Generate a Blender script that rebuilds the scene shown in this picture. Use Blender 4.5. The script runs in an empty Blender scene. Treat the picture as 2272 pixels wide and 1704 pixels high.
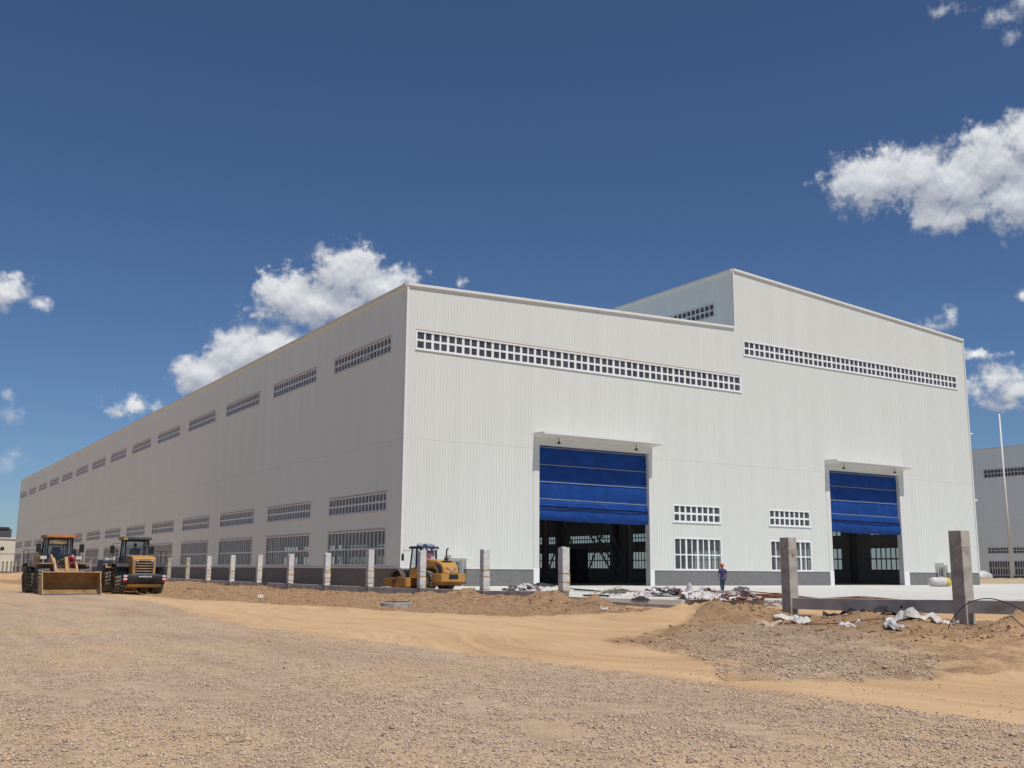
import bpy, bmesh, math, random
import numpy as np
from mathutils import Vector, Matrix, noise as mnoise
R = math.radians
scn = bpy.context.scene
COL = scn.collection
random.seed(7)
rng = np.random.default_rng(11)

# ------------------------------------------------------------------ camera
YAW, PIT, ROL = 0.5626, 0.1791, -0.0075
CAM = Vector((-35.088, -71.269, 1.30))
fwd = Vector((math.sin(YAW)*math.cos(PIT), math.cos(YAW)*math.cos(PIT), math.sin(PIT)))
rt0 = Vector((math.cos(YAW), -math.sin(YAW), 0)); up0 = rt0.cross(fwd)
rt = rt0*math.cos(ROL) - up0*math.sin(ROL); up = rt0*math.sin(ROL) + up0*math.cos(ROL)
cd = bpy.data.cameras.new('camera'); cam = bpy.data.objects.new('camera', cd); COL.objects.link(cam)
M = Matrix((rt, up, -fwd)).transposed().to_4x4(); M.translation = CAM
cam.matrix_world = M
cd.sensor_width = 36; cd.lens = 36*2275.84/2272; cd.clip_start = .1; cd.clip_end = 6000
scn.camera = cam
scn.render.resolution_x = 1024; scn.render.resolution_y = 768
scn.view_settings.view_transform = 'Standard'; scn.view_settings.look = 'None'
scn.view_settings.exposure = 0.08; scn.view_settings.gamma = 1
scn.render.engine = 'CYCLES'
scn.cycles.max_bounces = 6; scn.cycles.transparent_max_bounces = 16

# ------------------------------------------------------------------ sky and sun
SUN_EL, SUN_AZ = 62.0, 176.0          # degrees; azimuth clockwise from +Y
sd = Vector((math.sin(R(SUN_AZ))*math.cos(R(SUN_EL)), math.cos(R(SUN_AZ))*math.cos(R(SUN_EL)), math.sin(R(SUN_EL))))
sl = bpy.data.lights.new('sun', 'SUN'); so = bpy.data.objects.new('sun', sl); COL.objects.link(so)
sl.energy = 3.6; sl.angle = R(.5); sl.color = (1, .955, .88)
so.rotation_euler = sd.to_track_quat('Z', 'Y').to_euler(); so.location = (0, -60, 80)

class NT:
    """small helper for node trees"""
    def __init__(s, tree): s.t = tree; s.n = tree.nodes; s.l = tree.links
    def add(s, typ, **kw):
        n = s.n.new(typ)
        for k, v in kw.items(): setattr(n, k, v)
        return n
    def set(s, inp, v):
        if isinstance(v, bpy.types.NodeSocket): s.l.new(v, inp)
        elif v is not None: inp.default_value = v
    def math(s, op, a, b=None, c=None, clamp=False):
        n = s.add('ShaderNodeMath', operation=op, use_clamp=clamp)
        s.set(n.inputs[0], a)
        if b is not None: s.set(n.inputs[1], b)
        if c is not None: s.set(n.inputs[2], c)
        return n.outputs[0]
    def vm(s, op, a, b=None, c=None, out=0):
        n = s.add('ShaderNodeVectorMath', operation=op)
        s.set(n.inputs[0], a)
        if b is not None: s.set(n.inputs[1], b)
        if c is not None: s.set(n.inputs[2], c)
        return n.outputs['Value'] if op == 'LENGTH' else n.outputs[0]
    def mix(s, f, a, b, blend='MIX'):
        n = s.add('ShaderNodeMix', data_type='RGBA', blend_type=blend)
        s.set(n.inputs['Factor'], f); s.set(n.inputs[6], a); s.set(n.inputs[7], b)
        return n.outputs[2]
    def noise(s, vec, scale, detail=4, rough=.55, dist=0, out='Fac'):
        n = s.add('ShaderNodeTexNoise')
        s.set(n.inputs['Vector'], vec); s.set(n.inputs['Scale'], scale); s.set(n.inputs['Detail'], detail)
        s.set(n.inputs['Roughness'], rough); s.set(n.inputs['Distortion'], dist)
        return n.outputs[out]
    def voro(s, vec, scale, feature='F1', out='Distance', rnd=1.0):
        n = s.add('ShaderNodeTexVoronoi', feature=feature)
        s.set(n.inputs['Vector'], vec); s.set(n.inputs['Scale'], scale); s.set(n.inputs['Randomness'], rnd)
        return n.outputs[out]
    def ramp(s, f, stops, interp='LINEAR'):
        n = s.add('ShaderNodeValToRGB'); n.color_ramp.interpolation = interp
        e = n.color_ramp.elements
        while len(e) < len(stops): e.new(.5)
        for i, (p, c) in enumerate(stops):
            e[i].position = p; e[i].color = (c[0], c[1], c[2], 1) if not isinstance(c, (int, float)) else (c, c, c, 1)
        s.set(n.inputs[0], f); return n.outputs[0]
    def mapr(s, v, a, b, c=0., d=1., smooth=False):
        n = s.add('ShaderNodeMapRange'); n.clamp = True
        if smooth: n.interpolation_type = 'SMOOTHSTEP'
        s.set(n.inputs[0], v)
        for i, q in enumerate((a, b, c, d)): s.set(n.inputs[i+1], q)
        return n.outputs[0]

world = bpy.data.worlds.new('World'); scn.world = world; world.use_nodes = True
w = NT(world.node_tree); w.n.clear()
sky = w.add('ShaderNodeTexSky', sky_type='NISHITA')
sky.sun_disc = False; sky.sun_elevation = R(SUN_EL); sky.sun_rotation = R(SUN_AZ)
sky.altitude = 1200; sky.air_density = 1.0; sky.dust_density = .6; sky.ozone_density = 3.0
tc = w.add('ShaderNodeTexCoord'); D = tc.outputs['Generated']
sx = w.add('ShaderNodeSeparateXYZ'); w.l.new(D, sx.inputs[0])
az = w.math('MULTIPLY', w.math('ARCTAN2', sx.outputs[0], sx.outputs[1]), 57.29578)
el = w.math('MULTIPLY', w.math('ARCSINE', sx.outputs[2]), 57.29578)
cxy = w.add('ShaderNodeCombineXYZ'); w.l.new(az, cxy.inputs[0]); w.l.new(el, cxy.inputs[1])
P = cxy.outputs[0]                                     # azimuth, elevation in degrees
# cumulus lobes: azimuth, elevation, half width, half height (degrees)
LOBES = [(22.6, 16.14, 1.96, 1.38), (19.45, 14.7, 1.48, 1.13), (21.12, 14.42, 2.72, 1.06), (24.59, 15.5, 1.98, 1.01), (18.73, 13.85, 1.47, 0.55), (26.3, 16.0, 0.94, 0.35),
 (17.11, 11.42, 1.86, 1.37), (18.83, 11.89, 1.76, 1.05), (15.22, 10.31, 1.45, 0.99), (14.25, 9.68, 0.82, 0.54), (19.85, 12.5, 0.81, 0.5), (11.81, 8.25, 1.44, 0.45),
 (29.36, 15.83, 0.40, 0.34), (5.25, 13.65, 0.96, 0.78), (6.88, 13.15, 0.61, 0.35), (5.91, 7.39, 0.72, 0.51), (6.07, 5.08, 1.05, 0.6), (5.62, 8.29, 0.29, 0.23),
 (52.74, 20.33, 2.17, 1.36), (54.89, 20.46, 1.84, 1.2), (56.69, 19.76, 2.44, 1.48), (58.66, 20.5, 1.84, 1.67), (59.39, 18.57, 1.7, 1.39), (56.24, 18.26, 2.0, 0.79), (58.22, 22.05, 0.58, 0.62), (60.16, 21.39, 1.17, 1.1), (62.6, 20.0, 3.0, 2.1),
 (56.8, 28.3, 0.65, 0.4), (59.72, 27.26, 1.05, 0.5), (59.94, 26.44, 0.57, 0.42), (61.6, 27.8, 1.4, .8),
 (54.92, 12.82, 0.94, 0.48), (55.88, 13.05, 0.4, 0.57), (57.08, 11.1, 0.74, 0.33), (58.26, 10.91, 0.55, 0.21), (57.96, 9.72, 1.39, 0.7), (58.99, 9.18, 1.04, 0.83), (57.0, 9.22, 0.65, 0.61), (59.6, 13.97, 0.35, 0.32), (58.51, 8.42, 0.88, 0.23),
 (61.5, 9.5, 2.2, 1.0), (2.0, 13.2, 1.6, .9), (1.0, 6.5, 2.5, 1.0)]
def body(vec):
    acc = None
    for a, e, ra, re in LOBES:
        g = min(1., max(.42, re/1.05)); kk = 1.42 if re > .62 else 1.3; ra *= kk; re *= kk
        q = w.vm('MULTIPLY_ADD', vec, (1/ra, 1/re, 0), (-a/ra, -e/re, 0))
        ln = w.math('MULTIPLY_ADD', w.vm('LENGTH', q), g, 1-g)
        if acc is None: acc = ln
        else:
            n = w.add('ShaderNodeMath', operation='SMOOTH_MIN'); w.l.new(acc, n.inputs[0]); w.l.new(ln, n.inputs[1]); n.inputs[2].default_value = .25
            acc = n.outputs[0]
    return acc
def puff(vec):
    a = w.noise(vec, .55, 3, .5)
    v = w.voro(vec, 1.15, 'SMOOTH_F1'); v2 = w.voro(vec, 3.0, 'SMOOTH_F1')
    f = w.noise(vec, 2.2, 8, .62)
    s = w.math('MULTIPLY', w.math('SUBTRACT', a, .5), .75)
    s = w.math('ADD', s, w.math('MULTIPLY', w.math('SUBTRACT', .42, v), .55))
    s = w.math('ADD', s, w.math('MULTIPLY', w.math('SUBTRACT', .38, v2), .22))
    s = w.math('ADD', s, w.math('MULTIPLY', w.math('SUBTRACT', w.noise(vec, 5.5, 5, .6), .5), .38))
    return w.math('ADD', s, w.math('MULTIPLY', w.math('SUBTRACT', f, .5), .45))
wr = w.add('ShaderNodeTexNoise'); wr.inputs['Scale'].default_value = .8; wr.inputs['Detail'].default_value = 3; w.l.new(P, wr.inputs['Vector'])
Pw = w.vm('ADD', P, w.vm('MULTIPLY', w.vm('SUBTRACT', wr.outputs['Color'], (.5, .5, .5)), (1.1, .8, 0)))
B = body(Pw)
pf = puff(P)
dens = w.math('ADD', w.math('SUBTRACT', 1.04, B), pf)
edge = w.noise(P, .35, 2, .5)
alpha = w.mapr(dens, .0, w.math('MULTIPLY_ADD', edge, 1.0, .05), 0, 1, True)
alpha = w.math('POWER', alpha, 1.15)
thin = w.math('MAXIMUM', w.mapr(az, 7.5, 10.5), w.mapr(el, 9.5, 11.5))
thin = w.math('MULTIPLY', thin, w.mapr(el, 24, 26, 1.0, .45))
alpha = w.math('MULTIPLY', alpha, w.math('MULTIPLY_ADD', thin, .68, .32))
# lit tops, grey bases: compare the puff field with itself a little higher up towards the sun
pu = puff(w.vm('ADD', P, (.0, .30, 0)))
rel = w.math('SUBTRACT', pf, pu)
ql = w.vm('ADD', Pw, (.0, .9, 0))
base = w.math('SUBTRACT', body(ql), B)                 # positive near a top, negative near a base
shade = w.math('ADD', w.math('MULTIPLY', rel, .75), w.math('MULTIPLY', base, 1.0))
shade = w.mapr(shade, -.60, 1.0, 0, 1)
ccol = w.ramp(shade, [(0, (.30, .33, .40)), (.25, (.38, .405, .465)), (.45, (.50, .52, .565)), (.68, (.66, .675, .70)), (1, (.82, .825, .83))])
skc = w.mix(1.0, sky.outputs[0], (.60, .72, .88, 1), 'MULTIPLY')
skb = w.add('ShaderNodeBackground'); skb.inputs[1].default_value = .078; w.l.new(skc, skb.inputs[0])
clb = w.add('ShaderNodeBackground'); clb.inputs[1].default_value = 1.03; w.l.new(ccol, clb.inputs[0])
mx = w.add('ShaderNodeMixShader'); w.l.new(w.math('MULTIPLY', alpha, .96), mx.inputs[0]); w.l.new(skb.outputs[0], mx.inputs[1]); w.l.new(clb.outputs[0], mx.inputs[2])
wo = w.add('ShaderNodeOutputWorld'); w.l.new(mx.outputs[0], wo.inputs[0])
world.cycles.sampling_method = 'MANUAL'; world.cycles.sample_map_resolution = 512

# ------------------------------------------------------------------ materials
MATS = {}
def mat(name, col=(.5, .5, .5), rough=.7, metal=0., var=.0, vscale=3., dirt=None, bump=0., bscale=20., spec=.3):
    if name in MATS: return MATS[name]
    m = bpy.data.materials.new(name); m.use_nodes = True; t = NT(m.node_tree)
    b = t.n['Principled BSDF']; b.inputs['Roughness'].default_value = rough; b.inputs['Metallic'].default_value = metal
    b.inputs['Specular IOR Level'].default_value = spec
    co = t.add('ShaderNodeTexCoord').outputs['Object']
    c = (*col, 1)
    if var:
        f = t.noise(co, vscale, 6, .6)
        lo = tuple(max(0, x*(1-var)) for x in col)+(1,); hi = tuple(min(1, x*(1+var)) for x in col)+(1,)
        c = t.mix(t.mapr(f, .3, .7), lo, hi)
    if dirt:
        dc, amt, ds = dirt
        f = t.noise(co, ds, 7, .65)
        c = t.mix(t.mapr(f, .62-amt*.35, .72), c, (*dc, 1))
    t.set(b.inputs['Base Color'], c)
    if bump:
        bn = t.add('ShaderNodeBump'); bn.inputs['Strength'].default_value = bump; bn.inputs['Distance'].default_value = .02
        t.l.new(t.noise(co, bscale, 5, .6), bn.inputs['Height']); t.l.new(bn.outputs[0], b.inputs['Normal'])
    MATS[name] = m; return m

def cladding_mat(name, col, axis):
    m = bpy.data.materials.new(name); m.use_nodes = True; t = NT(m.node_tree); b = t.n['Principled BSDF']
    b.inputs['Roughness'].default_value = .55; b.inputs['Specular IOR Level'].default_value = .25
    co = t.add('ShaderNodeTexCoord').outputs['Object']
    sp = t.add('ShaderNodeSeparateXYZ'); t.l.new(co, sp.inputs[0]); u = sp.outputs[axis]; z = sp.outputs[2]
    # sheet by sheet tone (about 1 m wide sheets in three storeys of lengths)
    cell = t.add('ShaderNodeCombineXYZ'); t.l.new(t.math('FLOOR', t.math('DIVIDE', u, 1.0)), cell.inputs[0])
    t.l.new(t.math('GREATER_THAN', z, 11.3), cell.inputs[1])
    wn = t.add('ShaderNodeTexWhiteNoise'); t.l.new(cell.outputs[0], wn.inputs[0])
    f = t.math('MULTIPLY_ADD', wn.outputs['Value'], .035, .98)
    st = t.add('ShaderNodeMapping'); st.inputs['Scale'].default_value = (1.2, 1.2, .09); t.l.new(co, st.inputs[0])
    f = t.math('MULTIPLY', f, t.mapr(t.noise(st.outputs[0], 1.0, 6, .6), .3, .7, .98, 1.01))
    # dark lap joints between some sheets, and the horizontal lap
    j = t.math('LESS_THAN', t.math('ABSOLUTE', t.math('SUBTRACT', t.math('MODULO', t.math('ADD', u, 400.0), 1.0), .5)), .012)
    j = t.math('MULTIPLY', j, t.math('GREATER_THAN', wn.outputs['Value'], .78))
    h = t.math('LESS_THAN', t.math('ABSOLUTE', t.math('SUBTRACT', z, 11.3)), .018)
    j = t.math('MAXIMUM', j, h)
    f = t.math('MULTIPLY', f, t.math('MULTIPLY_ADD', j, -.22, 1.0))
    c = t.vm('SCALE', (*col,), None); n = c.node; t.set(n.inputs['Scale'], f)
    t.set(b.inputs['Base Color'], c); return m
def brick_mat(name, c1, c2, mortar, axis):
    m = bpy.data.materials.new(name); m.use_nodes = True; t = NT(m.node_tree); b = t.n['Principled BSDF']
    b.inputs['Roughness'].default_value = .85
    co = t.add('ShaderNodeTexCoord').outputs['Object']; sp = t.add('ShaderNodeSeparateXYZ'); t.l.new(co, sp.inputs[0])
    cb = t.add('ShaderNodeCombineXYZ'); t.l.new(sp.outputs[axis], cb.inputs[0]); t.l.new(sp.outputs[2], cb.inputs[1])
    br = t.add('ShaderNodeTexBrick'); t.l.new(cb.outputs[0], br.inputs[0])
    br.inputs['Color1'].default_value = (*c1, 1); br.inputs['Color2'].default_value = (*c2, 1); br.inputs['Mortar'].default_value = (*mortar, 1)
    br.inputs['Scale'].default_value = 1; br.inputs['Brick Width'].default_value = .4; br.inputs['Row Height'].default_value = .13; br.inputs['Mortar Size'].default_value = .008
    f = t.noise(co, 1.1, 6, .65)
    c = t.mix(t.mapr(f, .35, .75, 0, .5), br.outputs[0], (.22, .21, .195, 1))
    t.set(b.inputs['Base Color'], c); return m
def glass_mat(name, tint=(.80, .80, .78), refl=.22, dust=.16):
    m = bpy.data.materials.new(name); m.use_nodes = True; t = NT(m.node_tree); t.n.clear()
    tr = t.add('ShaderNodeBsdfTransparent'); tr.inputs[0].default_value = (*tint, 1)
    gl = t.add('ShaderNodeBsdfGlossy'); gl.inputs['Roughness'].default_value = .03; gl.inputs[0].default_value = (.9, .95, 1, 1)
    fr = t.add('ShaderNodeLayerWeight'); fr.inputs[0].default_value = .5
    f = t.math('MULTIPLY_ADD', t.math('POWER', fr.outputs['Facing'], 4.0), .45, .03+refl*.1)
    mm = t.add('ShaderNodeMixShader'); t.l.new(f, mm.inputs[0]); t.l.new(tr.outputs[0], mm.inputs[1]); t.l.new(gl.outputs[0], mm.inputs[2])
    df = t.add('ShaderNodeBsdfDiffuse'); df.inputs[0].default_value = (.34, .35, .37, 1)
    co = t.add('ShaderNodeTexCoord').outputs['Object']
    m2 = t.add('ShaderNodeMixShader'); t.set(m2.inputs[0], t.mapr(t.noise(co, .9, 4, .6), .3, .7, dust*.6, dust*1.4)); t.l.new(mm.outputs[0], m2.inputs[1]); t.l.new(df.outputs[0], m2.inputs[2])
    o = t.add('ShaderNodeOutputMaterial'); t.l.new(m2.outputs[0], o.inputs[0]); return m

M_CLX = cladding_mat('ribbed_sheet_x', (.675, .685, .645), 0)
M_CLY = cladding_mat('ribbed_sheet_y', (.77, .825, .77), 1)  # same sheet as the front, colour lifted and greened against warm bounced light
M_CLY2 = cladding_mat('ribbed_sheet_far', (.84, .90, .88), 1)  # paler, cooler colour counters the warm ground bounce on this unlit wall
M_BRX = brick_mat('grey_brick_x', (.135, .14, .145), (.17, .172, .175), (.24, .24, .235), 0)
M_BRY = brick_mat('grey_brick_y', (.12, .125, .13), (.15, .152, .155), (.19, .19, .185), 1)  # same brick as the front, with the side's shade put into the colour
M_SURR = mat('door_surround_sheet', (.65, .655, .62), .55, var=.03)
M_TRIM = mat('white_trim', (.72, .71, .68), .45, var=.04)
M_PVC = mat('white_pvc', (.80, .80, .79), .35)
M_PVCG = mat('shaded_side_pvc', (.66, .67, .66), .4)  # the white frames again, shade put into the colour
M_RUST = mat('sealant_line', (.36, .22, .12), .8, var=.3, vscale=2)
M_GLASS = glass_mat('window_glass')
M_GLASSD = glass_mat('cab_glass', (.80, .86, .84), .1, .06)
M_CONC = mat('raw_concrete', (.27, .25, .225), .9, var=.22, vscale=1.6, dirt=((.15, .13, .11), .35, 2.5), bump=.4, bscale=18)
M_CONCP = mat('pale_concrete', (.42, .40, .36), .9, var=.2, vscale=2.2, dirt=((.22, .15, .11), .35, 1.7), bump=.4, bscale=18)
M_BEAM = mat('beam_concrete', (.50, .475, .43), .92, var=.25, vscale=.9, dirt=((.33, .28, .23), .3, 1.3), bump=.5, bscale=12)
M_STEEL = mat('grey_steel', (.40, .40, .39), .6, .2, var=.15)
M_STEELD = mat('dark_steel', (.05, .05, .052), .6, .2)
M_FLOOR = mat('factory_floor', (.34, .33, .31), .8, var=.2, vscale=.3)
M_LINER = mat('inner_liner', (.62, .62, .60), .85)
M_ROOF = mat('roof_sheet', (.5, .51, .52), .6)
M_SLAB = mat('apron_concrete', (.60, .585, .54), .85, var=.08, vscale=.35, dirt=((.50, .44, .35), .25, .25), bump=.15, bscale=6)
M_YEL = mat('machine_yellow', (.52, .27, .055), .6, var=.22, vscale=2.5, dirt=((.32, .20, .10), .6, 2.6), spec=.3)
M_YELD = mat('dusty_yellow', (.34, .175, .055), .75, var=.25, vscale=2.0, dirt=((.20, .13, .07), .5, 1.6))
M_ARM = mat('faded_arm_paint', (.50, .33, .19), .7, var=.2, vscale=3, dirt=((.28, .17, .09), .4, 2))
M_BUCK = mat('bucket_steel', (.25, .14, .05), .7, var=.3, vscale=1.4, dirt=((.33, .22, .11), .45, 1.1))
M_EDGE = mat('cutting_edge', (.13, .13, .135), .6, .3, var=.2)
M_TYRE = mat('tyre_rubber', (.045, .044, .042), .9, var=.25, dirt=((.20, .165, .12), .45, 4))
M_TREAD = mat('tread_dust', (.20, .185, .16), .95, var=.3, vscale=5)
M_DARK = mat('dark_plastic', (.022, .023, .026), .5)
M_CW = mat('charcoal_paint', (.045, .055, .07), .6, var=.2, dirt=((.13, .10, .07), .35, 2.5))
M_ORANGE = mat('orange_roof', (.48, .13, .03), .6, var=.25, dirt=((.2, .08, .04), .4, 2))
M_RED = mat('signal_red', (.50, .02, .03), .5)
M_WHITE = mat('marking_white', (.75, .75, .73), .5)
M_BLUEC = mat('cab_blue', (.028, .035, .11), .5, var=.2)
M_PINK = mat('pink_curtain', (.42, .10, .22), .9, var=.15)
M_DRUM = mat('drum_steel', (.11, .10, .09), .55, .3, var=.2)
M_DRUMI = mat('drum_dust', (.42, .33, .23), .8, var=.15)
M_LAMP = mat('lamp_lens', (.6, .6, .55), .2)
M_SKIN = mat('skin', (.20, .105, .065), .6)
M_TSH = mat('purple_shirt', (.06, .038, .13), .85, var=.15)
M_JEAN = mat('blue_jeans', (.045, .085, .125), .85, var=.2, vscale=8)
M_HELM = mat('red_helmet', (.55, .02, .03), .35)
M_HAIR = mat('black_hair', (.01, .009, .008), .7)
M_PLANK = mat('pine_plank', (.48, .33, .17), .8, var=.2)
M_TARP = mat('black_tarp', (.04, .037, .04), .7, var=.3)
M_TARPG = mat('grey_green_net', (.13, .125, .10), .9, var=.35, vscale=4)
M_REBAR = mat('rusty_rebar', (.20, .085, .04), .85, var=.3)
M_CABLE = mat('black_cable', (.035, .036, .035), .6)
M_LEAF = mat('leaf_green', (.045, .075, .022), .8, var=.5, vscale=.8)
M_BARK = mat('bark', (.09, .065, .045), .9, var=.3)
M_CREAM = mat('cream_render', (.60, .585, .50), .8, var=.05, vscale=.2)
M_FAR = mat('distant_grey_render', (.075, .085, .10), .8, var=.2, vscale=.15)
M_DIRTLUMP = mat('dry_clod', (.33, .195, .10), .95, var=.3, vscale=4)
M_POLE = mat('pale_pole', (.68, .67, .60), .5)
M_TRUCK = mat('truck_blue', (.03, .04, .07), .5)

def fabric_blue():
    m = bpy.data.materials.new('blue_curtain_fabric'); m.use_nodes = True; t = NT(m.node_tree); b = t.n['Principled BSDF']
    b.inputs['Roughness'].default_value = .6; b.inputs['Specular IOR Level'].default_value = .12
    co = t.add('ShaderNodeTexCoord').outputs['Object']
    f = t.noise(co, .8, 5, .6)
    t.set(b.inputs['Base Color'], t.mix(t.mapr(f, .3, .7), (.009, .042, .18, 1), (.013, .064, .27, 1)))
    mp = t.add('ShaderNodeMapping'); mp.inputs['Scale'].default_value = (.35, .35, 2.2); mp.inputs['Rotation'].default_value = (0, .3, 0); t.l.new(co, mp.inputs[0])
    bn = t.add('ShaderNodeBump'); bn.inputs['Strength'].default_value = .4; bn.inputs['Distance'].default_value = .10
    t.l.new(t.noise(mp.outputs[0], 1.6, 5, .55, .8), bn.inputs['Height']); t.l.new(bn.outputs[0], b.inputs['Normal'])
    return m
M_BLUE = fabric_blue()
def wrap_mat(name, a, bcol, scale=3., fold=1.):
    m = bpy.data.materials.new(name); m.use_nodes = True; t = NT(m.node_tree); b = t.n['Principled BSDF']
    b.inputs['Roughness'].default_value = .45
    co = t.add('ShaderNodeTexCoord').outputs['Object']
    t.set(b.inputs['Base Color'], t.mix(t.mapr(t.noise(co, scale, 5, .6), .35, .65), (*a, 1), (*bcol, 1)))
    mp = t.add('ShaderNodeMapping'); mp.inputs['Scale'].default_value = (1.2, 1.2, .7); mp.inputs['Rotation'].default_value = (.5, .6, .2); t.l.new(co, mp.inputs[0])
    bn = t.add('ShaderNodeBump'); bn.inputs['Strength'].default_value = .9*fold; bn.inputs['Distance'].default_value = .09
    t.l.new(t.noise(mp.outputs[0], 3.2, 4, .55, 1.6), bn.inputs['Height']); t.l.new(bn.outputs[0], b.inputs['Normal'])
    return m
M_WRAP = wrap_mat('plastic_wrap', (.56, .56, .55), (.68, .68, .67))
M_SACK = wrap_mat('woven_sack', (.66, .63, .65), (.48, .38, .39), 3.5, .5)
M_SACKW = wrap_mat('white_sack', (.66, .64, .62), (.52, .48, .44), 3., .5)
M_STRAP = mat('ochre_strap', (.55, .28, .05), .6)
M_YPLAST = mat('yellow_plastic', (.66, .50, .10), .5)

def ground_mat():
    m = bpy.data.materials.new('earth_and_gravel'); m.use_nodes = True; t = NT(m.node_tree); b = t.n['Principled BSDF']
    b.inputs['Roughness'].default_value = .95; b.inputs['Specular IOR Level'].default_value = .1
    geo = t.add('ShaderNodeNewGeometry'); P = geo.outputs['Position']
    def att(n): a = t.add('ShaderNodeAttribute', attribute_name=n); return a.outputs['Fac']
    br = t.noise(P, .9, 7, .68)
    k = t.math('MULTIPLY', t.math('SUBTRACT', br, .5), 1.5)
    gv = t.mapr(t.math('ADD', att('gravel'), k), .30, .72)
    sn = t.mapr(t.math('ADD', att('sand'), t.math('MULTIPLY', k, .9)), .30, .72)
    # sand track: pale compacted silt with streaks along the traffic
    wn = t.add('ShaderNodeTexNoise'); wn.inputs['Scale'].default_value = .075; wn.inputs['Detail'].default_value = 1; t.l.new(P, wn.inputs['Vector'])
    PW = t.vm('ADD', P, t.vm('MULTIPLY', t.vm('SUBTRACT', wn.outputs['Color'], (.5, .5, .5)), (16, 6, 0)))
    mp = t.add('ShaderNodeMapping'); mp.inputs['Scale'].default_value = (1.5, .13, 1); mp.inputs['Rotation'].default_value = (0, 0, R(6)); t.l.new(PW, mp.inputs[0])
    s1 = t.noise(mp.outputs[0], 1.0, 8, .62, .7)
    big = t.noise(P, .11, 4, .5)
    sand = t.ramp(t.math('MULTIPLY_ADD', t.math('SUBTRACT', big, .5), .5, s1), [(.28, (0.396, 0.239, 0.120)), (.45, (0.522, 0.333, 0.175)), (.60, (0.594, 0.396, 0.221)), (.8, (0.648, 0.459, 0.276))])
    mp3 = t.add('ShaderNodeMapping'); mp3.inputs['Scale'].default_value = (5.5, .22, 1); mp3.inputs['Rotation'].default_value = (0, 0, R(9)); t.l.new(PW, mp3.inputs[0])
    s3 = t.noise(mp3.outputs[0], 1.0, 6, .6, 1.2)
    sand = t.mix(t.mapr(s3, .52, .70, 0, .5), sand, (.40, .25, .135, 1))
    blo = t.noise(P, .45, 7, .65)
    sand = t.mix(t.mapr(blo, .54, .68, 0, .55), sand, (.42, .265, .14, 1))
    fine = t.noise(P, 14, 5, .7)
    sand = t.mix(t.mapr(fine, .60, .72, 0, .35), sand, (.30, .18, .09, 1))
    # dug soil
    s2 = t.noise(P, 2.1, 10, .76)
    soil = t.ramp(s2, [(.30, (0.216, 0.122, 0.063)), (.46, (0.333, 0.198, 0.106)), (.58, (0.423, 0.266, 0.147)), (.75, (0.504, 0.342, 0.207))])
    # gravel: mixed pinkish grey, buff and blue grey stones over dust
    v = t.add('ShaderNodeTexVoronoi'); v.inputs['Scale'].default_value = 26; t.l.new(P, v.inputs['Vector'])
    sc = t.add('ShaderNodeSeparateColor'); t.l.new(v.outputs['Color'], sc.inputs[0])
    stone = t.ramp(sc.outputs[0], [(.0, (0.212, 0.163, 0.129)), (.2, (0.408, 0.301, 0.215)), (.5, (0.544, 0.408, 0.292)), (.75, (0.612, 0.473, 0.344)), (.93, (0.680, 0.576, 0.447)), (1, (0.255, 0.258, 0.249))])
    gap = t.mapr(v.outputs['Distance'], .28, .62)
    stone = t.mix(gap, stone, (.44, .315, .22, 1))
    v2 = t.add('ShaderNodeTexVoronoi'); v2.inputs['Scale'].default_value = 7.5; t.l.new(P, v2.inputs['Vector'])
    sc2 = t.add('ShaderNodeSeparateColor'); t.l.new(v2.outputs['Color'], sc2.inputs[0])
    stone = t.mix(.38, stone, t.ramp(sc2.outputs[1], [(0, (0.281, 0.189, 0.129)), (.5, (0.510, 0.374, 0.258)), (1, (0.629, 0.494, 0.361))]))
    md = t.noise(P, .30, 6, .6)
    stone = t.mix(t.mapr(md, .46, .66, 0, .72), stone, (.60, .41, .24, 1))
    mp2 = t.add('ShaderNodeMapping'); mp2.inputs['Scale'].default_value = (.9, .10, 1); mp2.inputs['Rotation'].default_value = (0, 0, R(10)); t.l.new(P, mp2.inputs[0])
    stone = t.mix(t.mapr(t.noise(mp2.outputs[0], 1.1, 7, .68, .5), .48, .64, 0, .62), stone, (.31, .21, .14, 1))
    c = t.mix(sn, soil, sand); c = t.mix(gv, c, stone)
    c = t.mix(.22, c, (.62, .43, .27, 1))
    spx = t.add('ShaderNodeSeparateXYZ'); t.l.new(P, spx.inputs[0])
    far = t.math('MAXIMUM', t.mapr(spx.outputs[0], 60, 110), t.mapr(t.math('ABSOLUTE', spx.outputs[0]), 120, 200))
    c = t.mix(t.math('MULTIPLY', far, .8), c, t.mix(t.mapr(t.noise(P, .12, 6, .6), .4, .6), (.33, .30, .25, 1), (.44, .36, .27, 1)))
    t.set(b.inputs['Base Color'], c)
    h = t.math('MULTIPLY', t.math('SUBTRACT', .5, v.outputs['Distance']), gv)
    h = t.math('ADD', t.math('MULTIPLY', h, .024), t.math('MULTIPLY', t.noise(P, 5, 8, .7), t.math('MULTIPLY_ADD', sn, -.145, .17)))
    bn = t.add('ShaderNodeBump'); bn.inputs['Strength'].default_value = 1; bn.inputs['Distance'].default_value = 1.0; t.l.new(h, bn.inputs['Height']); t.l.new(bn.outputs[0], b.inputs['Normal'])
    return m
M_GROUND = ground_mat()
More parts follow.
